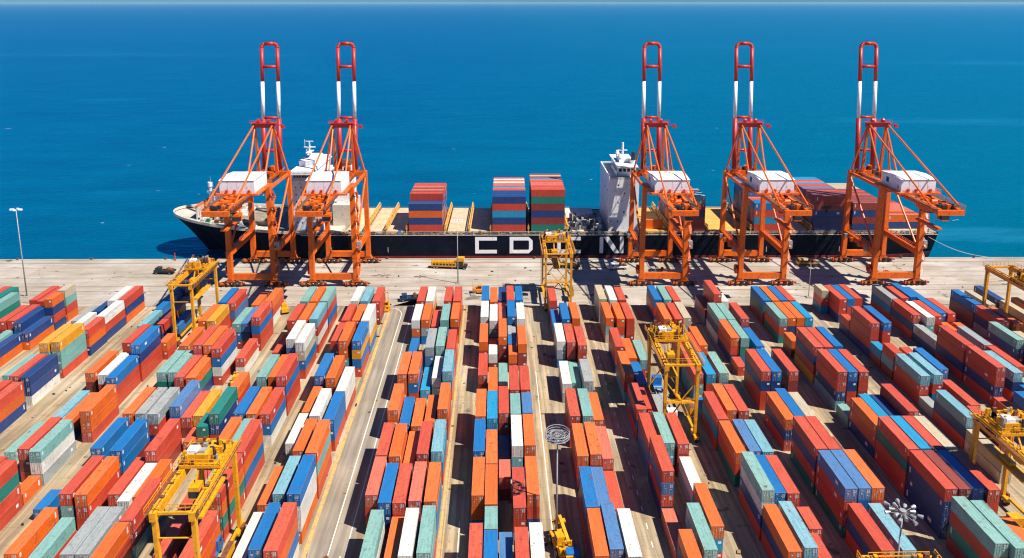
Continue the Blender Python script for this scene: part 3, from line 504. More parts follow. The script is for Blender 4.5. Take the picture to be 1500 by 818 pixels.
# ------------------------------------------------------------------ ship-to-shore cranes
def make_crane():
    root = empty('quay_crane', (0, 0, 0))
    G = 24.4; H = 38.0
    for sx in (-1, 1):
        for y in (0, G):
            b = MB(); b.beam((sx * 8.0, y, 3.0), (sx * 7.7, y, H), 1.65, 1.95, 1.55, 1.75, up=(0, 1, 0))
            b.beam((sx * 8.0, y, 11.3), (sx * 8.0, y, 13.7), 1.76, 2.06, up=(0, 1, 0))
            b.build('leg', ORANGE, root)
            g = MB()
            g.hexa([(-1.6, -0.75, 1.9), (1.6, -0.75, 1.9), (1.6, 0.75, 1.9), (-1.6, 0.75, 1.9), (-0.85, -0.85, 3.3), (0.85, -0.85, 3.3), (0.85, 0.85, 3.3), (-0.85, 0.85, 3.3)])
            g.hexa([(-3.3, -0.5, 1.35), (3.3, -0.5, 1.35), (3.3, 0.5, 1.35), (-3.3, 0.5, 1.35), (-2.2, -0.55, 2.1), (2.2, -0.55, 2.1), (2.2, 0.55, 2.1), (-2.2, 0.55, 2.1)], mi=1)
            for k in (-3, -1, 1, 3):
                g.hexa([(k - 0.8, -0.6, 0.7), (k + 0.8, -0.6, 0.7), (k + 0.8, 0.6, 0.7), (k - 0.8, 0.6, 0.7), (k - 0.35, -0.55, 1.5), (k + 0.35, -0.55, 1.5), (k + 0.35, 0.55, 1.5), (k - 0.35, 0.55, 1.5)], mi=1)
                g.box(k - 0.3, k + 0.3, -1.05, -0.62, 0.9, 1.6, mi=2 if k > 0 else 0); g.tube((k - 0.5, 0.9, 1.2), (k + 0.4, 0.9, 1.2), 0.3, 8, mi=1)
            g.tube((-5.0, 0, 1.1), (-4.0, 0, 1.1), 0.35, 10, mi=1); g.tube((4.0, 0, 1.1), (5.0, 0, 1.1), 0.35, 10, mi=1); g.box(-4.1, -3.6, -0.5, 0.5, 0.6, 1.7, mi=0); g.box(3.6, 4.1, -0.5, 0.5, 0.6, 1.7, mi=0)
            bo = g.build('bogie', [ORANGE, RUST, DARK], root, (sx * 8.0, y, 0))
            for k in (-3.4, -2.5, -1.4, -0.5, 0.5, 1.4, 2.5, 3.4):
                w = MB(); w.tube((k, -0.25, 0.45), (k, 0.25, 0.45), 0.43, 12); w.build('wheel', RUST, bo)
    for y in (0, G):
        b = MB(); b.box(-7.35, 7.35, y - 0.62, y + 0.62, 2.7, 5.0); b.build('sill_beam', ORANGE, root)
        b = MB(); b.box(-7.0, 7.0, y - 0.75, y + 0.75, H - 2.3, H - 0.1)
        b.build('portal_beam', ORANGE, root)
    for sx in (-1, 1):
        b = MB(); b.box(sx * 8 - 0.55, sx * 8 + 0.55, 0.95, G - 0.95, 11.5, 13.5)
        b.rail((sx * 8 - 0.5, 1.2, 13.5), (sx * 8 - 0.5, G - 1.2, 13.5)); b.rail((sx * 8 + 0.5, 1.2, 13.5), (sx * 8 + 0.5, G - 1.2, 13.5))
        b.build('side_beam', ORANGE, root)
        b = MB(); b.tube((sx * 7.85, G - 0.7, 35.2), (sx * 8, 1.0, 13.8), 0.36, 10); b.build('brace', ORANGE, root)
        b = MB(); b.box(sx * 7.7 - 0.35, sx * 7.7 + 0.35, 0.85, G - 0.85, H - 1.7, H - 0.6); b.build('upper_side_beam', ORANGE, root)
        b = MB(); b.box(sx * 3.1 - 0.5, sx * 3.1 + 0.5, -28, 29, 35.3, 37.2, mi=0)
        b.box(sx * 4.3 - 0.7, sx * 4.3 + 0.7, -28, 27, 37.21, 37.27, mi=1)
        b.rail((sx * 5.0, -28, 37.27), (sx * 5.0, 27, 37.27), mi=0)
        for y in range(-27, 28, 4): b.beam((sx * 3.6, y, 36.2), (sx * 5.0, y, 37.2), 0.16)
        b.build('girder', [ORANGE, RUST], root)
    for y in (-20, -13, 8.5, 14, 28.6):
        b = MB(); b.box(-2.6, 2.6, y - 0.4, y + 0.4, 35.5, 37.0); b.build('cross_tie', ORANGE, root)
    b = MB(); b.box(-4.4, 4.4, -28.9, -28.02, 35.3, 37.0); b.build('end_tie', ORANGE, root)
    b = MB(); b.box(-2.55, 2.55, -27.5, -20.5, 36.1, 36.2); b.build('rear_deck', RUST, root)
    b = MB(); rnd = random.Random(3)
    for k in range(26):
        x = rnd.uniform(-3.8, 3.2); y = rnd.uniform(-27, -11); s = rnd.uniform(0.4, 1.4); b.box(x, x + s, y, y + rnd.uniform(0.5, 1.6), 36.21, 37.2 + rnd.uniform(0, 1.0), mi=rnd.choice((0, 0, 1, 2)))
    b.tube((-0.9, -19, 37.3), (0.9, -19, 37.3), 0.8, 14, mi=0)
    tag(b.build('rear_machinery', [ORANGE, RUST, DARK], root), kind='stuff')
    b = MB(); b.box(-7.6, 7.6, -10.4, 5.2, 37.30, 37.85); b.rail((-7.5, -10.3, 37.85), (7.5, -10.3, 37.85)); b.rail((-7.5, -10.3, 37.85), (-7.5, 5.1, 37.85))
    b.rail((7.5, -10.3, 37.85), (7.5, 5.1, 37.85))
    b.build('house_platform', ORANGE, root)
    b = MB()
    b.box(-6.0, 6.0, -9.2, 4.2, 37.86, 42.4)
    n = len(b.v); b.v += [(-6.2, -9.4, 42.4), (6.2, -9.4, 42.4), (6.2, 4.4, 42.4), (-6.2, 4.4, 42.4), (-6.2, -2.5, 43.0), (6.2, -2.5, 43.0)]
    for f in ((0, 1, 5, 4), (4, 5, 2, 3), (0, 4, 3), (1, 2, 5), (0, 3, 2, 1)): b.f.append(tuple(n + k for k in f)); b.mi.append(0)
    for x in (-3.2, 0, 3.2): b.box(x - 0.03, x + 0.03, -9.23, -9.2, 38, 42.2, mi=1)
    mh = b.build('machine_house', [WHITE, GREY], root)
    b = MB(); b.box(-6.06, -6.0, -0.8, 0.9, 39.4, 41.2); b.build('window', GLASS, mh)
    b = MB(); b.box(-6.05, -6.0, -7.6, -6.6, 37.9, 40.0); b.build('door', GREY, mh)
    for x in (-3.6, -0.8, 4.2):
        b = MB(); b.tube((x, -9.8, 38.7), (x, -9.25, 38.7), 0.45, 12); b.box(x - 0.3, x + 0.3, -9.75, -9.24, 37.9, 38.7); b.build('ventilator', RED, mh)
    # pylon, stays and the raised boom
    P = 57.0
    for sx in (-1, 1):
        b = MB(); b.beam((sx * 3.5, G - 0.5, H), (sx * 3.5, G - 2.2, P), 0.9, 1.1, 0.8, 0.9, up=(0, 1, 0)); b.build('pylon_leg', ORANGE, root)
        b = MB(); b.tube((sx * 7.6, G, H), (sx * 3.7, G - 2.2, P - 0.6), 0.34, 10); b.build('pylon_strut', ORANGE, root)
        b = MB(); b.tube((sx * 3.5, G - 2.4, P), (sx * 4.6, -25, 37.6), 0.30, 8); b.build('backstay', ORANGE, root)
        b = MB(); b.tube((sx * 3.4, G - 2.4, P - 1), (sx * 3.1, 9.5, 37.6), 0.34, 8); b.build('inner_stay', ORANGE, root)
    b = MB(); b.box(-4.3, 4.3, G - 3.1, G - 1.3, P - 1.4, P + 0.4); b.box(-4.9, 4.9, G - 3.9, G - 0.5, P + 0.41, P + 0.5); b.rail((-4.8, G - 3.8, P + 0.5), (4.8, G - 3.8, P + 0.5))
    b.tube((-2.4, G - 2.2, P + 1.1), (-1.6, G - 2.2, P + 1.1), 0.9, 12); b.tube((1.6, G - 2.2, P + 1.1), (2.4, G - 2.2, P + 1.1), 0.9, 12)
    b.box(4.3, 7.6, G - 2.6, G - 2.2, P - 0.6, P - 0.2); b.box(6.6, 8.0, G - 2.9, G - 1.9, P - 1.6, P - 0.7)
    b.build('pylon_head', RED, root)
    hy = G + 4.6; top = 87.0; lean = 5.5
    def bp(z): return hy + lean * (z - 38) / 50
    b = MB()
    for sx in (-1, 1):
        for z0, z1, m in ((37.4, 57.5, 0), (57.5, 72.2, 1), (72.2, top - 1.6, 0)):
            b.tube((sx * 3.1, bp(z0), z0), (sx * 3.1, bp(z1), z1), 0.72 if z0 > 40 else 0.95, 12, mi=m)
        pts = [(sx * (3.1 - 1.6 * (1 - math.cos(t))), bp(top - 1.6) + 0.1 * k, top - 1.6 + 1.6 * math.sin(t)) for k, t in enumerate([R(q) for q in (0, 22, 45, 68, 90)])]
        b.path(pts, 0.72, 12)
    b.tube((-1.6, bp(top), top), (1.6, bp(top), top), 0.72, 12); b.tube((-2.6, bp(78), 78.0), (2.6, bp(78), 78.0), 0.62, 10)
    b.tube((-2.6, bp(58), 58), (2.6, bp(58), 58), 0.5, 10); b.tube((-2.6, bp(45), 45), (2.6, bp(45), 45), 0.5, 10)
    b.build('boom', [RED, WHITE], root, smooth=True)
    b = MB()
    for x in (-1.9, -0.4, 1.2): b.beam((x, bp(40), 40), (x, bp(78), 77.8), 0.06)
    b.rail((-2.8, bp(top), top + 0.5), (2.8, bp(top), top + 0.5), 0.9, 1.0, 0.04); b.rail((-2.4, bp(78), 78.6), (2.4, bp(78), 78.6), 0.8, 1.0, 0.04)
    b.build('hoist_rope', DARK, root)
    b = MB()
    for k in range(16): x = rnd.uniform(-4.5, 4.0); y = rnd.uniform(12, 28.0); b.box(x, x + rnd.uniform(0.4, 1.5), y, y + rnd.uniform(0.4, 1.6), 37.28, 38 + rnd.uniform(0.1, 1.4), mi=rnd.choice((0, 0, 1, 2)))
    b.rail((-5, 16, 37.3), (-5, 29, 37.3)); b.rail((5, 16, 37.3), (5, 29, 37.3)); b.rail((-5, 29, 37.3), (5, 29, 37.3))
    tag(b.build('hinge_machinery', [ORANGE, RUST, DARK], root), kind='stuff')
    # trolley, cab and spreader parked under the rear of the girders
    b = MB(); b.box(-3.4, 3.4, -20.5, -14.5, 34.2, 35.2); b.box(-2.4, 2.4, -19.5, -15.5, 33.4, 34.2, mi=1); tr = b.build('trolley', [ORANGE, RUST], root)
    b = MB(); b.box(2.2, 4.6, -20.8, -17.8, 31.0, 33.6, mi=0); b.box(2.1, 4.7, -20.85, -19.5, 31.4, 32.8, mi=1); b.build('operator_cab', [ORANGE, GLASS], tr)
    b = MB(); b.box(-1.1, 1.1, -23.2, -11.2, 28.6, 29.2)
    for sx, sy in ((-1, -1), (1, -1), (-1, 1), (1, 1)): b.beam((sx * 0.8, -17.2 + sy * 1.6, 29.2), (sx * 0.9, -17.2 + sy * 1.7, 33.5), 0.07)
    b.build('spreader', [ORANGE], tr)
    # stair zigzag and lift up one landside leg, cable reel on the other side
    b = MB(); x = 9.3; z = 5.0; d = 1
    while z < 35:
        b.beam((x, -1.4 * d, z), (x, 1.4 * d, z + 2.6), 0.7, 0.12); b.rail((x + 0.35, -1.4 * d, z), (x + 0.35, 1.4 * d, z + 2.6), 1.0, 1.4, 0.035)
        b.box(x - 0.5, x + 0.5, 1.4 * d - 0.5, 1.4 * d + 0.5, z + 2.55, z + 2.63); z += 2.6; d = -d
    for zz in (6, 16, 26, 34): b.box(8.6, 9.9, -0.2, 0.2, zz, zz + 0.2)
    b.build('stair', [ORANGE], root)
    b = MB(); b.box(8.85, 10.3, -1.0, 0.6, 14.5, 17.3); b.build('lift_cage', GREY, root)
    b = MB(); b.tube((-9.6, 1.0, 6.0), (-8.9, 1.0, 6.0), 1.7, 20); b.tube((-9.8, 1.0, 6.0), (-8.7, 1.0, 6.0), 0.5, 10, mi=1); b.build('cable_reel', [RED, RUST], root)
    for yy in (4, 9, 15, 20):
        b = MB(); b.box(-9.9, -8.65, yy, yy + 1.2, 11.6, 13.1, mi=yy % 2); b.build('electric_cabinet', [GREY, ORANGE], root)
    for x in (-6, 6):
        for y in (-0.9, G + 0.9): b = MB(); b.box(x - 0.35, x + 0.35, y - 0.15, y + 0.15, H - 3.2, H - 2.6); b.build('floodlight', WHITE, root)
    return root
crane0 = make_crane()
CR = [(-90.2, "orange quay crane over the ship's bow, raised boom, house overhanging the bow stacks"),
      (-60.2, 'orange quay crane beside the forward deckhouse, second crane from the bow'),
      (60.8, 'orange quay crane beside the tall white accommodation block, just past the hull lettering'),
      (97.3, 'orange quay crane amid the stern group, between its two neighbouring cranes'),
      (146.7, "orange quay crane over the ship's stern, last one before open quay")]
for k, (x, lab) in enumerate(CR):
    o = crane0 if k == 0 else copy_tree(crane0)
    px, py = quay(x, -28.7); o.location = (px, py, 0.02); o.rotation_euler = (0, 0, QA)
    tag(o, lab, 'crane', 'ship-to-shore cranes with raised booms')

# ------------------------------------------------------------------ yellow yard gantries
def make_gantry(w, l, H=20.0, cab_end=1, seed=1, braced=False):
    root = empty('yard_gantry', (0, 0, 0)); rnd = random.Random(seed); tp = H
    for x in (0, w):
        for y in (0, l):
            b = MB(); b.beam((x, y, 1.6), (x, y, tp - 1.6), 0.62, 0.8, 0.72, 0.95, up=(0, 1, 0)); b.build('leg', YELLOW, root)
            g = MB(); g.box(-0.5, 0.5, -1.9, 1.9, 1.2, 1.75); g.box(-0.42, 0.42, -1.5, -0.5, 0.7, 1.2); g.box(-0.42, 0.42, 0.5, 1.5, 0.7, 1.2); g.box(0.5, 0.95, -0.7, 0.7, 1.0, 2.2, mi=1)
            bo = g.build('bogie', [YELLOW, RUST], root, (x, y, 0))
            for s in (-1.05, 1.05):
                t = MB(); t.tube((-0.36, s, 0.72), (0.36, s, 0.72), 0.70, 18); t.tube((-0.38, s, 0.72), (0.38, s, 0.72), 0.30, 10, mi=1); t.build('wheel', [RUBBER, YELLOW], bo)
        b = MB(); b.box(x - 0.55, x + 0.55, -0.8, l + 0.8, tp - 1.6, tp); sgn = -1 if x == 0 else 1
        xa, xb = sorted((x + sgn * 0.55, x + sgn * 1.3)); b.box(xa, xb, -0.8, l + 0.8, tp - 0.3, tp - 0.24, mi=1)
        b.rail((x + sgn * 1.28, -0.8, tp - 0.24), (x + sgn * 1.28, l + 0.8, tp - 0.24), 1.1, 1.6, 0.045)
        b.beam((x, -0.5, tp + 0.06), (x, l + 0.5, tp + 0.06), 0.12, mi=1)
        for k in range(14): y = rnd.uniform(0, l); b.box(x - 0.4, x + 0.3, y, y + rnd.uniform(0.2, 0.7), tp, tp + rnd.uniform(0.1, 0.35), mi=rnd.choice((0, 1)))
        b.build('girder', [YELLOW, RUST], root)
    for y in (0, l):
        b = MB(); b.box(0.5, w - 0.5, y - 0.2, y + 0.2, tp - 0.75, tp - 0.25); b.rail((0, y, tp), (w, y, tp), 1.1, 1.2, 0.045); b.build('end_beam', YELLOW, root)
        if not braced:
            b = MB(); b.tube((0.3, y, 14.6), (w - 0.3, y, 14.6), 0.13, 8); b.build('end_tie', YELLOW, root); continue
        b = MB(); b.box(0.35, w - 0.35, y - 0.22, y + 0.22, 9.6, 10.2); b.beam((0.3, y, 4.2), (w * 0.5, y, 9.6), 0.26); b.beam((w - 0.3, y, 4.2), (w * 0.5, y, 9.6), 0.26)
        b.beam((0.3, y, 14.8), (w * 0.5, y, 10.2), 0.22); b.beam((w - 0.3, y, 14.8), (w * 0.5, y, 10.2), 0.22)
        b.box(0.6, w - 0.6, y - 0.9, y - 0.24, 10.0, 10.08); b.rail((0.6, y - 0.88, 10.08), (w - 0.6, y - 0.88, 10.08), 1.0, 1.3, 0.04)
        b.build('end_bracing', YELLOW, root)
    y0 = l * (0.58 if cab_end > 0 else 0.08)
    b = MB(); b.box(-0.5, w + 0.5, y0, y0 + 6.2, tp + 0.16, tp + 0.75); b.box(0.5, w - 1.8, y0 + 0.6, y0 + 3.2, tp + 0.75, tp + 2.5); b.box(w - 3.0, w - 0.4, y0 + 3.4, y0 + 5.6, tp + 0.75, tp + 2.2)
    b.rail((-0.45, y0 + 0.05, tp + 0.75), (w + 0.45, y0 + 0.05, tp + 0.75), 1.1, 1.0, 0.045); b.rail((-0.45, y0 + 6.1, tp + 0.75), (w + 0.45, y0 + 6.1, tp + 0.75), 1.1, 1.0, 0.045)
    b.rail((-0.45, y0, tp + 0.75), (-0.45, y0 + 6.1, tp + 0.75), 1.1, 1.2, 0.045); b.rail((w + 0.45, y0, tp + 0.75), (w + 0.45, y0 + 6.1, tp + 0.75), 1.1, 1.2, 0.045)
    tr = b.build('trolley', [YELLOW], root)
    b = MB(); b.tube((1.0, y0 + 4.4, tp + 1.7), (w - 3.4, y0 + 4.4, tp + 1.7), 0.85, 16)
    for k in range(9): b.tube((1.0 + k * (w - 4.6) / 9, y0 + 4.4, tp + 1.7), (1.12 + k * (w - 4.6) / 9, y0 + 4.4, tp + 1.7), 0.93, 16, mi=1)
    b.build('hoist_drum', [YELLOW, RUST], tr)
    b = MB(); b.box(0.8, 2.6, y0 + 0.8, y0 + 2.6, tp + 2.52, tp + 3.2, mi=0); b.box(2.9, 3.9, y0 + 1.0, y0 + 2.2, tp + 2.52, tp + 3.0, mi=1); b.build('control_box', [WHITE, GREY], tr)
    b = MB()
    for k in range(70):
        x = rnd.uniform(-0.3, w - 0.5); y = rnd.uniform(y0 + 0.1, y0 + 5.6); s = rnd.uniform(0.25, 0.8); b.box(x, x + s, y, y + rnd.uniform(0.25, 0.7), tp + 0.76, tp + 1.1 + rnd.random() ** 1.6 * 2.4, mi=rnd.choice((0, 0, 0, 1, 1, 2, 3)))
    tag(b.build('hoist_machinery', [YELLOW, RUST, DARK, GREY], tr), kind='stuff')
    b = MB(); b.box(w * 0.3, w * 0.3 + 1.9, y0 - 2.4, y0 - 0.2, tp - 4.4, tp - 2.0); b.box(w * 0.3 - 0.03, w * 0.3 + 1.93, y0 - 2.45, y0 - 1.0, tp - 4.0, tp - 2.8, mi=1); b.beam((w * 0.3 + 0.9, y0 - 1, tp - 2.0), (w * 0.3 + 0.9, y0 + 0.6, tp + 0.2), 0.3); b.build('operator_cab', [YELLOW, GLASS], tr)
    b = MB(); yc = y0 + 3.0; zs = 12.0; b.box(w / 2 - 1.15, w / 2 + 1.15, yc - 6.0, yc + 6.0, zs, zs + 0.45); b.box(w / 2 - 0.7, w / 2 + 0.7, yc - 1.6, yc + 1.6, zs + 0.45, zs + 1.1)
    for sx, sy in ((-1, -1), (1, -1), (-1, 1), (1, 1)): b.beam((w / 2 + sx * 0.6, yc + sy * 1.4, zs + 1.1), (w / 2 + sx * 0.6, yc + sy * 1.4, tp), 0.06, mi=1)
    b.build('spreader', [YELLOW, DARK], tr)
    b = MB(); b.box(w + 0.5, w + 1.7, l * 0.35, l * 0.62, 2.2, 4.4); b.box(w + 0.55, w + 1.65, l * 0.35, l * 0.62, 4.4, 4.48, mi=1); b.beam((w, l * 0.4, 2.2), (w + 1, l * 0.4, 2.2), 0.3)
    b.build('engine_box', [YELLOW, RUST], root)
    for q in (0, w): b = MB(); b.box(q - 0.25, q + 0.25, 1.9, l - 1.9, 1.75, 2.25); b.build('sill_beam', YELLOW, root)
    b = MB(); z = 2.4
    for k in range(60): b.beam((-0.62, l - 0.25, z + k * 0.27), (-0.62, l + 0.25, z + k * 0.27), 0.04)
    b.beam((-0.62, l - 0.25, 2), (-0.62, l - 0.25, 18.4), 0.06); b.beam((-0.62, l + 0.25, 2), (-0.62, l + 0.25, 18.4), 0.06); b.build('ladder', YELLOW, root)
    return root
RL = {'a': 'yellow yard gantry close to the quay, astride lorries near the bow end crane', 'b': 'yellow yard gantry with white control box, in the blocks bow-side of the wide road',
 'c': 'narrow yellow yard gantry at the quay standing before the white hull letters', 'd': 'yellow yard gantry mid-yard with diagonal end bracing between stern-side blocks',
 'e': 'yellow yard gantry near the open quay beyond the sternmost crane', 'f': 'yellow yard gantry with big drum standing beside the tan container stack',
 'g': 'yellow yard gantry whose top alone shows beside a ring-headed lamp mast'}
for k, (q, (x0, x1, y0, y1)) in enumerate(RTG.items()):
    o = make_gantry(x1 - x0, y1 - y0, 20.4 if q in 'ac' else 19.8, 1 if q != 'e' else -1, k + 1, q in 'cd'); o.location = (x0, y0, 0.012)
    tag(o, RL[q], 'gantry crane', 'yellow yard gantries')

# ------------------------------------------------------------------ the ship
ship = empty('container_ship', (*quay(0, 0), 0), QA); tag(ship, 'long dark-hulled container ship moored along the quay with white CDCN lettering', 'ship')
BEAM = 37.0; D0 = 1.2
def half(x):     # half breadth at deck, from bow to stern
    if x < -92: t = min(1, (x + 139) / 47); return BEAM / 2 * math.sqrt(max(0, 1 - (1 - t) ** 2.1))
    if x > 168: return BEAM / 2 * (1 - 0.12 * ((x - 168) / 14) ** 2)
    return BEAM / 2
def half_w(x):   # half breadth at the water
    if x < -78: t = max(0, min(1, (x + 126) / 48)); return BEAM / 2 * (1 - (1 - t) ** 1.8) * 0.999
    if x > 150: return BEAM / 2 * (1 - 0.45 * ((x - 150) / 32) ** 1.6)
    return BEAM / 2 * 0.999
def deckz(x): return 9.9 + (4.9 * ((-78 - x) / 61) ** 1.2 if x < -78 else 0)
CYS = D0 + BEAM / 2
xs = [-139 + 47 * (k / 22) ** 1.5 for k in range(22)] + [-92 + 14 * k / 6 for k in range(7)] + [-60, -20, 20, 60, 100, 140, 150, 158, 164, 170, 176, 181.5]
b = MB(); rings = []
zs = [-4.0, -1.2, 0.85, 3.2, 5.6, 7.8, None]
for x in xs:
    row = []
    for z in zs:
        zt = deckz(x); zz = zt if z is None else z; f = (zz + 4.0) / (zt + 4.0)
        shift = 0
        hw = half_w(x) + (half(x) - half_w(x)) * max(0, f) ** (1.5 if x < -78 else 0.8)
        row.append((zz, max(0.02, hw)))
    rings.append((x, row))
idx = {}
for i, (x, row) in enumerate(rings):
    for j, (z, hw) in enumerate(row):
        for s in (-1, 1):
            # the stem rakes: low points of the first frames sit further aft
            rx = x + (max(0, 1 - (z + 4) / (deckz(x) + 4)) * 14 * max(0, 1 - (x + 139) / 30) if x < -109 else 0)
            idx[i, j, s] = len(b.v); b.v.append((rx, CYS + s * hw, z))
for i in range(len(xs) - 1):
    for j in range(len(zs) - 1):
        for s in (-1, 1):
            q = (idx[i, j, s], idx[i + 1, j, s], idx[i + 1, j + 1, s], idx[i, j + 1, s]); b.f.append(q if s < 0 else q[::-1]); b.mi.append(1 if j < 2 and xs[i] > -75 else 0)
for j in range(len(zs) - 1):
    for i, rev in ((0, True), (len(xs) - 1, False)):
        q = (idx[i, j, -1], idx[i, j, 1], idx[i, j + 1, 1], idx[i, j + 1, -1]); b.f.append(q[::-1] if rev else q); b.mi.append(1 if j < 2 and not rev else 0)
hull = b.build('hull', [NAVYHULL, BOOT], ship)
b = MB(); J = len(zs) - 1
for i in range(len(xs) - 1):
    z0 = deckz(xs[i]) - 0.25; z1 = deckz(xs[i + 1]) - 0.25; a = half(xs[i]) - 0.25; c = half(xs[i + 1]) - 0.25
    b.quad((xs[i], CYS - max(a, 0.01), z0), (xs[i + 1], CYS - max(c, 0.01), z1), (xs[i + 1], CYS + max(c, 0.01), z1), (xs[i], CYS + max(a, 0.01), z0))
for q in range(len(b.f)): b.mi[q] = 1 if xs[q] < -97 else 0
b.build('deck', [DECK, BOWDECK], ship)
b = MB()    # bulwark round the bow, rails along the side
for i in range(len(xs) - 1):
    for s in (-1, 1):
        if xs[i] < -84:
            p0 = (xs[i], CYS + s * half(xs[i]), deckz(xs[i])); p1 = (xs[i + 1], CYS + s * half(xs[i + 1]), deckz(xs[i + 1]))
            b.beam((p0[0], p0[1], p0[2] + 0.5), (p1[0], p1[1], p1[2] + 0.5), 0.22, 1.1)
b.build('bulwark', CREAM, ship)
b = MB(); b.rail((-80, D0 + 0.4, 9.9), (178, D0 + 0.4, 9.9), 1.1, 2.5, 0.05); b.rail((-80, D0 + BEAM - 0.4, 9.9), (178, D0 + BEAM - 0.4, 9.9), 1.1, 2.5, 0.05)
b.rail((178, D0 + 1, 9.9), (180, D0 + BEAM - 1, 9.9), 1.1, 2, 0.05); b.build('deck_rail', CREAM, ship)
def letter(ch, x0, w, z0=1.9, h=7.0, t=1.5):
    b = MB(); y0, y1 = D0 - 0.04, D0 + 0.02; z1 = z0 + h; x1 = x0 + w
    if ch in 'C': b.box(x0, x0 + t, y0, y1, z0, z1); b.box(x0 + t, x1, y0, y1, z0, z0 + t); b.box(x0 + t, x1, y0, y1, z1 - t, z1)
    elif ch == 'D':
        def pr(pts):
            n = len(b.v); k = len(pts); b.v += [(x, y0, z) for x, z in pts] + [(x, y1, z) for x, z in pts]
            b.f.append(tuple(range(n, n + k))); b.mi.append(0)
            for i in range(k): j = (i + 1) % k; b.f.append((n + j, n + i, n + k + i, n + k + j)); b.mi.append(0)
        c = 1.6
        pr([(x0, z0), (x0 + t, z0), (x0 + t, z1), (x0, z1)]); pr([(x0 + t, z0), (x1 - c, z0), (x1, z0 + c), (x1 - t, z0 + t + 0.3), (x1 - t - 0.3, z0 + t), (x0 + t, z0 + t)])
        pr([(x0 + t, z1 - t), (x1 - t - 0.3, z1 - t), (x1 - t, z1 - t - 0.3), (x1, z1 - c), (x1 - c, z1), (x0 + t, z1)]); pr([(x1 - t, z0 + t + 0.3), (x1, z0 + c), (x1, z1 - c), (x1 - t, z1 - t - 0.3)])
    else:
        b.box(x0, x0 + t, y0, y1, z0, z1); b.box(x1 - t, x1, y0, y1, z0, z1)
        b.hexa([(x1 - t - 2.2, y0, z0), (x1 - t, y0, z0), (x1 - t, y1, z0), (x1 - t - 2.2, y1, z0), (x0 + t, y0, z1), (x0 + t + 2.2, y0, z1), (x0 + t + 2.2, y1, z1), (x0 + t, y1, z1)])
    return b
for ch, x, w in (('C', -9.3, 8.9), ('D', 4.8, 9.4), ('C', 24.2, 9.6), ('N', 41.6, 9.8)): letter(ch, x, w).build('hull_letter', WHITE, hull)
b = MB()
for x in (-68, -45, 110, 140): b.box(x, x + 0.18, D0 - 0.03, D0 + 0.01, 2.4, 4.6)
b.build('draught_mark', MARK, hull)
b = MB()
for x in range(-80, 180, 7): b.beam((x, D0 + 0.02, 9.7), (x, D0 - 0.1, 9.7), 0.5, 0.35)
b.box(-80, 180, D0 - 0.06, D0 + 0.02, 9.55, 9.85); b.build('rubbing_strake', CREAM, hull)
# hatch covers, lashing bridges, deck gear
def hatch(x0, x1, mat, d0=2.4, d1=BEAM - 0.6, z=11.0):
    b = MB(); b.box(x0, x1, d0 + 1.4, d1 - 1.4, 9.7, z - 0.7)
    n = 4; w = (d1 - d0) / n
    for k in range(n): b.box(x0, x1, d0 + k * w + 0.06, d0 + (k + 1) * w - 0.06, z - 0.7, z)
    for x in (x0 + 0.5, x1 - 0.6):
        for k in range(14): b.box(x, x + 0.3, d0 + 0.6 + k * (d1 - d0 - 1) / 14, d0 + 1.0 + k * (d1 - d0 - 1) / 14, z, z + 0.12)
    return b.build('hatch_cover', mat, ship)
for x0, x1, m in ((-53.2, -45.8, HATCH), (-45.4, -38, HATCH), (-36.3, -22.6, HATCH), (-20.6, -12, HATCH), (-11.6, -3.4, HATCH), (-2.4, 11.6, HATCH), (13.4, 27.3, HATCH), (29.6, 42, CREAM), (59.6, 69.6, HATCHY),
                  (70.4, 84.6, HATCH), (86.6, 102.6, HATCHY), (104.4, 118.4, HATCH), (120.4, 127.6, HATCH), (128.8, 142.8, HATCH), (144.6, 158.4, HATCH), (160.4, 174.4, HATCH), (-107, -97, DECK), (-71.2, -64, CREAM), (-62, -54.4, HATCH)):
    hatch(x0, x1, m, 2.4 if x0 > -96 else 9, BEAM - 0.6 if x0 > -96 else BEAM - 8, 11.0 if x0 > -96 else 13.6)
def bridge(x):
    b = MB()
    for k in range(9):
        y = 2.2 + k * (BEAM - 2.6) / 8; b.beam((x, y, 9.7), (x, y, 13.6), 0.32); b.beam((x, y, 9.9), (x, min(y + 2, BEAM - 1), 13.2), 0.12)
    b.box(x - 0.5, x + 0.5, 2.0, BEAM, 11.9, 12.02); b.rail((x - 0.45, 2, 12.02), (x - 0.45, BEAM, 12.02), 1.0, 2, 0.05); b.rail((x + 0.45, 2, 12.02), (x + 0.45, BEAM, 12.02), 1.0, 2, 0.05); b.box(x - 0.2, x + 0.2, 2.0, BEAM, 13.4, 13.7)
    b.build('lashing_bridge', HATCHY, ship)
for x in (-54.0, -45.6, -37.2, -21.5, -11.8, -2.9, 12.5, 28.4, 58.9, 70.0, 85.6, 103.5, 119.4, 128.2, 143.7, 159.4): bridge(x)
rnd = random.Random(11); b = MB()
for k in range(420):
    x = rnd.uniform(-80, 178); y = D0 + rnd.uniform(0.5, 1.15); b.box(x, x + rnd.uniform(0.3, 1.4), y, y + rnd.uniform(0.2, 0.5), 9.66, 10.0 + rnd.random() ** 2 * 1.6, mi=rnd.randint(0, 5))
for k in range(120):
    x = rnd.uniform(-127, -100); y = CYS + rnd.uniform(-0.75, 0.75) * half(x); b.box(x, x + rnd.uniform(0.4, 1.8), y, y + rnd.uniform(0.4, 1.6), deckz(x) - 0.3, deckz(x) + rnd.uniform(0.2, 1.8), mi=rnd.choice((0, 0, 0, 1, 4, 4, 5, 6, 7, 7, 7)))
for k in range(170):
    x = rnd.uniform(29.6, 42); y = rnd.uniform(2.6, 20); b.box(x, x + rnd.uniform(0.3, 2.0), y, y + rnd.uniform(0.3, 1.6), 10.9, 11.3 + rnd.random() ** 2 * 3.2, mi=rnd.choice((0, 0, 4, 4, 1)))
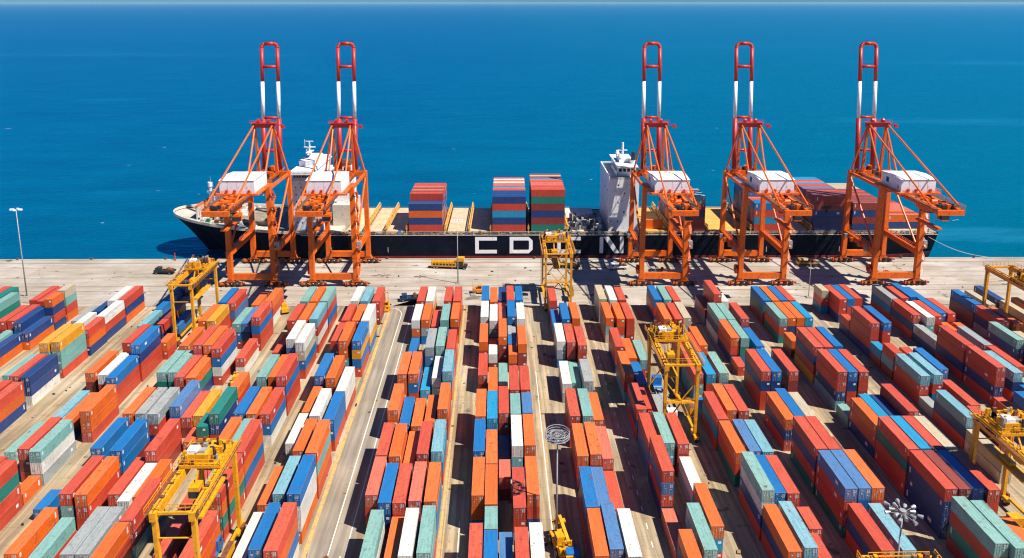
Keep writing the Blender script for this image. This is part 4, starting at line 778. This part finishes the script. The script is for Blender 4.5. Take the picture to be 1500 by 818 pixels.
tag(b.build('deck_gear', [CREAM, DARK, HATCHY, BLUE, GREY, RUST, GREEN, WHITE], ship), kind='stuff')
b = MB(); b.box(-126.6, -126.0, 11.5, 30.5, 13.2, 18.6); b.box(-126.7, -125.9, 11.4, 30.6, 18.61, 19.3, mi=1)
for k in range(6): b.beam((-125.9, 13 + k * 3.0, 18), (-122.5, 13 + k * 3.0, 13.6), 0.3)
b.build('breakwater', [CREAM, ORANGE], ship)
b = MB(); b.tube((-124, 22, 13), (-124, 22, 25.0), 1.0, 16, 0.85); b.tube((-124, 22, 22.4), (-124, 22, 23.2), 1.7, 16); b.tube((-124, 22, 25), (-124, 22, 27.0), 1.15, 14); b.tube((-124, 22, 27), (-124, 22, 29.5), 0.08)
b.build('foremast', WHITE, ship, smooth=False)
b = MB(); b.tube((-112.5, 12.2, 14.6), (-110.6, 12.2, 14.6), 1.2, 16); b.box(-113.2, -110.0, 11.6, 12.9, 12.6, 13.5); b.build('windlass', GREEN, ship)
def windows(par, x0, x1, y, z, n, w=0.5, h=0.6, out=-1):
    for k in range(n): x = x0 + (x1 - x0) * (k + 0.5) / n; MB().box(x - w / 2, x + w / 2, *sorted((y, y + out * 0.04)), z, z + h).build('window', GLASS, par)
# forward deckhouse
b = MB(); b.box(-85, -72.5, 7, 33, 9.7, 31.0); b.box(-84.4, -74, 5.6, 34.4, 31.0, 31.6); b.box(-83.6, -75.5, 6, 34, 31.6, 34.6); b.box(-84.0, -75.0, 2.6, 37.4, 34.6, 35.0); b.box(-83.8, -75.2, 3.0, 37, 35.0, 36.0); b.box(-82.5, -76.5, 12, 28, 36.0, 38.4)
b.rail((-84, 2.7, 35), (-75, 2.7, 35)); b.rail((-84, 5.7, 31.6), (-74, 5.7, 31.6)); b.hexa([(-88, 9, 9.7), (-85, 9, 9.7), (-85, 31, 9.7), (-88, 31, 9.7), (-85.2, 11, 28), (-85, 11, 28), (-85, 29, 28), (-85.2, 29, 28)])
dh = b.build('forward_deckhouse', WHITE, ship)
for z in (13, 16, 19, 22, 25, 28): windows(dh, -84, -73.5, 7, z, 5)
windows(dh, -83.4, -75.7, 6, 32.5, 7, 0.9, 1.2)
b = MB(); b.beam((-80, 20, 38.4), (-80, 20, 45), 0.7, w2=0.4); b.box(-82.4, -77.6, 19.6, 20.4, 42.5, 42.8); b.box(-81, -79, 17, 23, 40.5, 40.8); b.beam((-82, 20, 42.8), (-82, 20, 46), 0.15); b.box(-81.6, -78.4, 19.8, 20.2, 45.0, 45.3); b.rail((-81, 18, 40.8), (-81, 23, 40.8))
b.build('radar_mast', WHITE, dh)
b = MB(); b.box(-68.0, -61.5, 13, 23, 20, 35.5, mi=0); b.box(-67.5, -62.0, 13.6, 22.4, 35.5, 37.0, mi=1); b.rail((-67.4, 13.7, 37), (-62, 13.7, 37), 1.4, 1.0, 0.12, mi=1); b.box(-68.2, -68.0, 14, 22, 30, 34, mi=2); b.box(-69, -60.6, 10, 26, 9.7, 20, mi=3); b.build('funnel', [WHITE, RUST, BLUE, CREAM], ship)
# aft accommodation block
b = MB(); b.box(45.6, 58.0, 6.4, 34.6, 9.7, 31.6); b.box(45.6, 46.0, 6.4, 34.6, 31.6, 33.0); b.box(46.0, 52, 34.2, 34.6, 31.6, 33.0); b.box(46.0, 58, 6.4, 6.7, 31.6, 32.4, mi=1)
b.box(49.6, 57.4, 12, 29, 31.6, 36.2); b.box(49.2, 57.8, 8, 33, 36.2, 36.6); b.box(51, 56, 16, 25, 36.6, 38.4); b.box(46.0, 58, 6.7, 34.2, 31.61, 31.66, mi=1)
ah = b.build('accommodation_block', [WHITE, CREAM], ship)
for z, n in ((13.5, 2), (17.5, 1), (21.5, 2), (25.5, 1), (29, 2)): windows(ah, 47, 57, 6.4, z, n, 0.6, 0.6)
for z, q in ((14, 2), (18, 3), (22, 1), (26, 2), (29, 2)):
    for k in range(q): y = 9 + k * 6.2 + z % 5; MB().box(45.56, 45.6, y, y + 0.6, z, z + 0.6).build('window', GLASS, ah)
windows(ah, 50.2, 57, 12, 33.6, 4, 1.1, 1.3)
for k in range(6): y = 13 + k * 2.6; MB().box(49.56, 49.6, y, y + 1.8, 33.4, 35.2).build('window', GLASS, ah)
b = MB(); b.tube((53, 20, 38.4), (53, 20, 44.5), 0.45, 10); b.box(51, 55, 19.7, 20.3, 41, 41.3); b.build('radar_mast', WHITE, ah)
for q in (16.5, 24.5): b = MB(); b.tube((51.4, q, 38.4), (51.4, q, 38.9), 0.3, 10); b.tube((51.4, q, 38.9), (51.4, q, 40.2), 1.0, 14, 0.5); b.build('satellite_dome', WHITE, ah)
b = MB(); b.tube((56.6, 14.5, 36.6), (56.6, 14.5, 41.4), 0.9, 14); b.tube((56.6, 14.5, 36.6), (56.6, 14.5, 38.0), 1.2, 14, mi=1); b.build('exhaust_pipe', [DARK, WHITE], ah)
b = MB(); b.beam((46.2, 6.0, 16), (53.5, 5.6, 30), 0.16); b.box(45.4, 47.2, 4.0, 6.3, 12.2, 14.0); b.box(59, 68, 5, 6.4, 11, 14.8, mi=1); b.build('stores_derrick', [CREAM, ORANGE], ship)
b = MB()   # black tee mark and blue tarpaulin are on the aft stacks
b.box(131.8, 135.6, 2.97 - 1.29 - 0.05, 2.97 - 1.29 + 0.0, 20.4, 21.6); b.box(133.2, 134.3, 2.97 - 1.29 - 0.05, 2.97 - 1.29, 18.6, 20.4)
b.build('tee_mark', BLACK, ship)
b = MB(); pts = [(-128, CYS - 4, 13.5), (-137, -2, 8), (-146, -4.5, 1.2)]
b = MB(); p0 = Vector((177, D0 + 1.5, 8.2)); p1 = Vector((200.5, -1.2, 0.6)); pts = [p0 + (p1 - p0) * t + Vector((0, 0, -1.6 * math.sin(math.pi * t))) for t in [k / 10 for k in range(11)]]
b.path(pts, 0.075, 6); b.build('mooring_rope', CREAM, ship)
# ------------------------------------------------------------------ lamp masts
LAMP = m_plain('lamp_housing', (0.36, 0.39, 0.42), 0.45, 0.3, var=0.3, scale=2)
def lamp_mast(loc, h, kind, label):
    r = empty('lamp_mast', loc); tag(r, label, 'lamp mast')
    b = MB(); b.tube((0, 0, 0.3), (0, 0, h), 0.24 if kind != 'pole' else 0.13, 12, 0.11 if kind != 'pole' else 0.10); b.build('pole', GREY, r, smooth=True)
    b = MB(); b.box(-0.9, 0.9, -0.9, 0.9, 0, 0.35); b.build('base', APR, r)
    if kind == 'ring':
        b = MB(); n = 20; rr = 2.3
        for q, z in ((rr, h - 0.1), (rr * 0.62, h + 0.25), (rr, h + 0.9), (rr * 0.8, h - 0.12), (rr * 0.4, h - 0.05), (rr, h + 0.4)):
            b.path([(q * math.cos(2 * math.pi * k / n), q * math.sin(2 * math.pi * k / n), z) for k in range(n + 1)], 0.065, 6)
        for k in range(10): a = 2 * math.pi * k / 10; b.beam((0.15 * math.cos(a), 0.15 * math.sin(a), h), (rr * math.cos(a), rr * math.sin(a), h - 0.1), 0.10); b.beam((rr * math.cos(a), rr * math.sin(a), h - 0.1), (rr * math.cos(a), rr * math.sin(a), h + 0.9), 0.07)
        b.build('lamp_ring', GREY, r)
        for k in range(12):
            a = 2 * math.pi * k / 12; q = 1.55 if k % 2 else 2.0; x, y = q * math.cos(a), q * math.sin(a)
            c = MB(); c.hexa([(x - .32, y - .26, h - .35), (x + .32, y - .26, h - .35), (x + .32, y + .26, h - .35), (x - .32, y + .26, h - .35), (x - .2, y - .18, h + .1), (x + .2, y - .18, h + .1), (x + .2, y + .18, h + .1), (x - .2, y + .18, h + .1)]); c.build('floodlight', LAMP, r)
    elif kind == 'flower':
        b = MB()
        for k in range(14): a = 2 * math.pi * k / 14; q = 2.4 if k % 2 else 1.5; b.beam((0, 0, h), (q * math.cos(a), q * math.sin(a), h + 0.05), 0.07)
        b.tube((0, 0, h - 0.4), (0, 0, h + 0.4), 0.5, 12); b.build('lamp_ring', GREY, r)
        for k in range(14):
            a = 2 * math.pi * k / 14; q = 2.4 if k % 2 else 1.5; c = MB(); p = Vector((math.cos(a), math.sin(a), 0)); z = Vector((0, 0, h + 0.18))
            c.tube(p * (q - 0.40) + z, p * (q + 0.40) + z - Vector((0, 0, 0.12)), 0.14, 10, 0.33); c.build('floodlight', LAMP, r)
    else:
        if kind == 'pole':
            b = MB(); b.beam((0, 0, h), (1.2, 0, h + 0.2), 0.12); b.build('crossarm', GREY, r); b = MB(); b.box(0.9, 1.7, -0.18, 0.18, h + 0.12, h + 0.32); b.build('floodlight', GREY, r); return r
        b = MB(); b.beam((-1.9, 0, h), (1.9, 0, h), 0.12); b.beam((0, -0.9, h), (0, 0.9, h), 0.12); b.build('crossarm', GREY, r)
        for x, y in ((-1.8, 0), (-1.0, 0.1), (1.0, 0.1), (1.8, 0), (0, -0.9), (0, 0.9)):
            c = MB(); c.hexa([(x - .34, y - .28, h - .32), (x + .34, y - .28, h - .32), (x + .34, y + .28, h - .32), (x - .34, y + .28, h - .32), (x - .24, y - .15, h + .28), (x + .24, y - .15, h + .28), (x + .24, y + .15, h + .28), (x - .24, y + .15, h + .28)]); c.build('floodlight', WHITE, r)
    return r
lamp_mast((-167.6, 246.5, 0), 32.2, 'cross', 'tall lamp mast standing by the bow-most container block against open water')
lamp_mast((-14.9, 255.8, 0), 24.4, 'cross', 'grey lamp mast on the quay in front of the dark hull')
lamp_mast((11.2, 124.8, 0), 22.0, 'ring', 'lamp mast with a round lamp ring above the dark truck lane')
lamp_mast((63.6, 100.2, 0), 24.0, 'flower', 'lamp mast with a flower-like cluster of white lamps beside a gantry top')
lamp_mast((110.2, 240.3, 0), 12.5, 'pole', 'thin grey lamp pole on the quay edge of the stern-side blocks')
lamp_mast((-8.9, 244.6, 0), 5.8, 'pole', 'short lamp pole beside the orange forklift on the quay')

# ------------------------------------------------------------------ vehicles
def wheels(root, pts, r=0.5, w=0.35):
    for x, y in pts:
        t = MB(); t.tube((x - w / 2, y, r), (x + w / 2, y, r), r, 16); t.tube((x - w / 2 - 0.01, y, r), (x + w / 2 + 0.01, y, r), r * 0.5, 10, mi=1); t.build('wheel', [RUBBER, GREY], root)
def tractor(loc, rz, cabm, label, load=None, name='yard_tractor'):
    r = empty(name, loc, rz); tag(r, label, 'lorry')
    b = MB(); b.box(-1.2, 1.2, 3.2, 5.0, 0.9, 3.3); b.box(-1.15, 1.15, 5.0, 5.7, 0.7, 1.9); b.box(-1.2, 1.2, 1.2, 3.15, 0.85, 1.25)
    cb = b.build('cab', cabm, r)
    b = MB(); b.box(-1.05, 1.05, 5.0, 5.04, 2.0, 3.0); b.box(-1.23, -1.2, 3.6, 4.7, 2.0, 3.0); b.box(1.2, 1.23, 3.6, 4.7, 2.0, 3.0); b.build('window', GLASS, cb)
    b = MB(); b.box(-0.5, 0.5, -9.0, 3.0, 0.95, 1.2); b.box(-1.22, 1.22, -9.2, -8.8, 1.0, 1.45); b.box(-1.22, 1.22, 1.6, 2.0, 1.25, 1.5); b.box(-1.22, 1.22, -3.8, -3.4, 1.2, 1.4); b.box(-1.25, -1.0, -9.2, 2.4, 1.1, 1.3); b.box(1.0, 1.25, -9.2, 2.4, 1.1, 1.3)
    b.build('trailer', load or RUST, r)
    wheels(r, [(s * 1.0, y) for s in (-1, 1) for y in (4.6, 1.8, -6.6, -7.9)])
    return r
def truck_with_box(loc, rz, cabm, label, key, blabel):
    tractor(loc, rz, cabm, label)
    me, dm = container_parts(key, 12.19, 0, CH)
    x, y, z = loc; d = -3.4
    o = link('shipping_container', me, None, (x - math.sin(rz) * d, y + math.cos(rz) * d, 1.52), rz); tag(o, blabel, 'shipping container', 'containers riding on yard lorries')
    for q in dm: link('door', q, o)
truck_with_box((-100.4, 222, 0.012), 0, WHITE, 'white yard lorry under the quay-side gantry near the bow', 'b', 'bright-blue container riding on the white lorry by the gantry')
truck_with_box((-108.2, 254, 0.012), -0.42, BLUE, 'blue yard lorry leaving the bow-side lane toward the quay', 'n', 'navy container riding on the blue lorry turning to the quay')
tractor((-94.6, 210.5, 0.012), 0, YELLOW, 'yellow-cabbed yard lorry under the gantry astride the bow-side lane', GREY)
tractor((43.2, 160, 0.012), 0, WHITE, 'white-cabbed yard lorry under the braced mid-yard gantry', GREY)
tractor((43.0, 176.5, 0.012), 0, BLUE, 'blue-cabbed yard lorry waiting seaward of the braced mid-yard gantry', GREY)
tractor((13.6, 113.5, 0.012), 0, BLUE, 'bright blue yard lorry in the dark lane below the ring lamp mast', WHITE)
tractor((-54, 118, 0.012), 0, BLUE, 'blue yard lorry beneath the gantry beside the wide road blocks', RUST)
tractor((102, 121, 0.012), 0, YELLOW, 'yellow yard lorry beneath the gantry by the tan containers', RUST)
# reach stacker style handlers
def handler(loc, rz, label, mat=YELLOW):
    r = empty('container_handler', loc, rz); tag(r, label, 'container handler')
    b = MB(); b.box(-1.5, 1.5, -3.0, 2.6, 0.9, 2.0); b.box(-1.4, 1.4, -3.4, -2.2, 1.0, 2.6); bd = b.build('body', mat, r)
    b = MB(); b.box(-1.3, 0.2, -1.6, 0.2, 2.0, 3.7); b.box(-1.33, 0.23, -1.3, 0.23, 2.7, 3.5, mi=1); b.build('cab', [mat, GLASS], r)
    b = MB(); b.beam((0.6, -2.6, 3.0), (0.6, 2.9, 4.6), 0.6, 0.7); b.beam((0.6, 2.9, 4.6), (0.6, 3.2, 3.4), 0.4); b.box(-0.7, 1.9, 2.8, 3.6, 3.0, 3.4); b.build('boom', mat, r)
    wheels(r, [(s * 1.4, y) for s in (-1, 1) for y in (1.7, -2.0)], 0.85, 0.6); return r
handler((11.9, 122.2, 0.012), 0.25, 'yellow container handler beside the foot of the ring lamp mast')
def empty_handler(loc, rz, label, mast, mat=YELLOW):
    r = empty('mast_truck', loc, rz); tag(r, label, 'forklift')
    b = MB(); b.box(-1.2, 1.2, -2.6, 1.4, 0.6, 1.7); b.box(-1.1, 1.1, -2.9, -1.6, 0.8, 2.1); b.build('body', mat, r)
    b = MB(); b.box(-0.8, 0.8, -1.2, 0.4, 1.7, 3.0); b.box(-0.83, 0.83, -1.0, 0.43, 2.0, 2.8, mi=1); b.build('cab', [mat, GLASS], r)
    b = MB()
    for x in (-0.7, 0.7): b.beam((x, 1.7, 0.3), (x, 1.7, mast), 0.26)
    for z in (0.8, mast * 0.5, mast - 0.3): b.box(-0.6, 0.6, 1.6, 1.8, z, z + 0.25)
    b.box(-1.1, 1.1, 1.9, 2.1, 0.4, 1.2); b.build('mast', mat, r)
    wheels(r, [(s * 1.05, y) for s in (-1, 1) for y in (0.9, -1.9)], 0.55, 0.4)
FORK = m_plain('forklift_orange', (0.78, 0.24, 0.012), 0.45)
empty_handler((-6.3, 246.6, 0.012), -1.57, 'low orange forklift parked on the quay near a short lamp pole', 2.6, FORK)
empty_handler((-38.0, 232.5, 0.012), 3.3, 'yellow tall-mast forklift at the seaward corner beside the wide road', 7.2)
empty_handler((-72.4, 232.0, 0.012), 0.4, 'yellow forklift among stacks bow-side, close to the quay cranes', 3.2)
empty_handler((-71.6, 184.2, 0.012), 0.2, 'yellow forklift squeezed between blocks below the bow-side stacks', 3.0)
empty_handler((13.0, 117.6, 0.012), 0.1, 'slim yellow forklift at the bottom of the dark truck lane', 4.0)
# quay vehicles
r = empty('quay_lorry', (*quay(-19.0, -10.4), 0.02), 1.45); tag(r, 'long yellow lorry with dark cab parked on the quay before the hull', 'lorry')
b = MB(); b.box(-1.25, 1.25, -2.8, 7.2, 0.9, 2.5); b.box(-1.2, 1.2, -2.7, 7.1, 2.5, 2.75); b.rail((-1.2, -2.6, 2.75), (-1.2, 7.0, 2.75), 0.9, 1.2, 0.06); b.build('body', YELLOW, r)
b = MB()
for k in range(7): b.box(-1.28, 1.28, -2.3 + k * 1.3, -1.4 + k * 1.3, 1.5, 2.2)
b.build('window', GLASS, r)
b = MB(); b.box(-1.25, 1.25, -7.0, -2.9, 0.8, 1.7); b.box(-1.2, 1.2, -5.4, -3.4, 1.7, 2.9); b.build('cab', DARK, r)
b = MB(); b.box(-1.2, 1.2, -5.8, -2.9, 3.2, 4.6); b.beam((-1, -5.6, 1.6), (-1, -5.6, 3.2), 0.2); b.beam((1, -5.6, 1.6), (1, -5.6, 3.2), 0.2); b.build('equipment_box', YELLOW, r)
wheels(r, [(s * 1.1, y) for s in (-1, 1) for y in (6.0, 4.8, -1.2, -5.9)], 0.5)
def dark_truck(loc, rz, label, mat):
    r = empty('flatbed_truck', loc, rz); tag(r, label, 'truck')
    b = MB(); b.box(-1.15, 1.15, 1.4, 3.2, 0.7, 2.5); b.box(-1.1, 1.1, 3.2, 3.9, 0.6, 1.5); b.build('cab', mat, r)
    b = MB(); b.box(-1.0, 1.0, 3.2, 3.23, 1.6, 2.3); b.box(-1.17, 1.17, 1.8, 2.9, 1.6, 2.3); b.build('window', GLASS, r)
    b = MB(); b.box(-1.2, 1.2, -4.0, 1.3, 0.9, 1.1); b.box(-1.2, -1.1, -4.0, 1.3, 1.1, 1.5); b.box(1.1, 1.2, -4.0, 1.3, 1.1, 1.5); b.build('flatbed', mat, r)
    b = MB(); b.tube((-0.8, -1.4, 1.8), (0.8, -1.4, 1.8), 0.7, 14); b.box(-0.9, 0.9, -3.4, -2.4, 1.1, 2.0); b.build('load', RUST, r)
    wheels(r, [(s * 1.05, y) for s in (-1, 1) for y in (2.8, -2.4)], 0.48)
dark_truck((*quay(-128.6, -15.6), 0.02), 1.5, 'dark grey flatbed truck alone on open quay near the bow', DARK)
dark_truck((-30.6, 240.6, 0.02), 1.75, 'small dark blue flatbed truck at the seaward end of the wide road', m_plain('dark_blue_paint', (0.02, 0.05, 0.11), 0.4))
dark_truck((*quay(28.5, -10.5), 0.02), 1.4, 'dark flatbed truck on the shaded quay below the hull lettering', DARK)
dark_truck((*quay(47, -12), 0.02), 1.7, 'white flatbed truck on the shaded quay beside the third crane from bow', WHITE)
dark_truck((*quay(123, -8.0), 0.02), 1.5, 'amber flatbed truck on the quay between the two sternmost cranes', YELLOW)
dark_truck((*quay(62, -17), 0.02), 1.55, 'grey flatbed truck passing between the legs of the third crane from bow', GREY)
# spare hatch pipe rolls, fenders and bollards along the quay edge
BL = {-130: "iron bollard on bare quay edge ahead of the ship's bow", 195: 'iron bollard on bare quay edge astern, holding the mooring rope'}
bo = None
for k, x in enumerate(list(range(-195, 200, 30))):
    b = MB(); b.tube((0, 0, 0.2), (0, 0, 0.75), 0.28, 12, 0.22); b.tube((0, 0, 0.75), (0, 0, 1.0), 0.42, 12)
    if bo is None: bo = b.build('bollard', RUST); o = bo
    else: o = bo.copy(); COL.objects.link(o)
    o.location = (*quay(x, -0.45), 0.02); tag(o, 'rusty iron bollard on the kerb of the quay edge', 'bollard', 'bollards along the quay edge')
b = MB(); rnd = random.Random(5)
fd = None
for x in range(-200, 205, 18):
    if fd is None:
        b = MB(); b.tube((-0.9, 0.45, -0.6), (0.9, 0.45, -0.6), 0.6, 14); b.build('fender', RUBBER) if False else None
        fd = b.build('fender', RUBBER); o = fd
    else: o = fd.copy(); COL.objects.link(o)
    o.location = (*quay(x, 0.1), 0); tag(o, 'black rubber fender hung on the quay wall below the kerb', 'fender', 'rubber fenders on the quay wall')
r = empty('pipe_pile', (*quay(150, -19), 0.02), 0.5); tag(r, 'two rusty steel pipes lying on the quay between the sternmost crane legs', 'pipes')
for k in range(2):
    b = MB(); b.tube((k * 1.3, -2.2, 0.6), (k * 1.3, 2.2, 0.6), 0.58, 14); b.build('pipe', RUST, r)
b = MB(); b.beam((0, 0, 0), (0, 0, 8), 0.3)
bu = empty('channel_marker', (*quay(-131, -1.0), 0.02)); tag(bu, 'red channel marker post standing at the quay edge by the bow', 'marker post')
b = MB(); b.tube((0, 0, 0.2), (0, 0, 3.2), 0.22, 12); b.build('post', RED, bu)
b = MB(); b.tube((0, 0, 0), (0, 0, 0.25), 0.5, 12); b.build('base', RUST, bu)
print('objects', len(bpy.data.objects))

lit = MB(); rnd = random.Random(21)
for k in range(240):
    if k < 150: x, y = rnd.choice((-118, -115.5, -95, -64.5, -50.2, -49.6, -38.0, -33, -27.2, -11.0, -9, 9, 11.5, 14.5, 28, 30.5, 45, 62.6, 79, 83, 101, 107, 123)) + rnd.uniform(-1.2, 1.2), rnd.uniform(100, 240)
    else: x, y = rnd.uniform(-180, 190), rnd.uniform(243, 275)
    s = rnd.uniform(0.15, 0.55); a = rnd.uniform(0, 3.1); p = Vector((x, y, 0.02)); d = Vector((math.cos(a), math.sin(a), 0)) * s
    lit.beam(p - d + Vector((0, 0, s * 0.3)), p + d + Vector((0, 0, s * 0.3)), s * rnd.uniform(0.5, 1.4), s * 0.6, mi=rnd.choice((0, 0, 1, 2)))
tag(lit.build('litter', [DARK, RUST, m_plain('dunnage_timber', (0.30, 0.19, 0.09), 0.8)]), 'scattered dunnage and small litter lying on the lanes and quay', 'litter', kind='stuff')
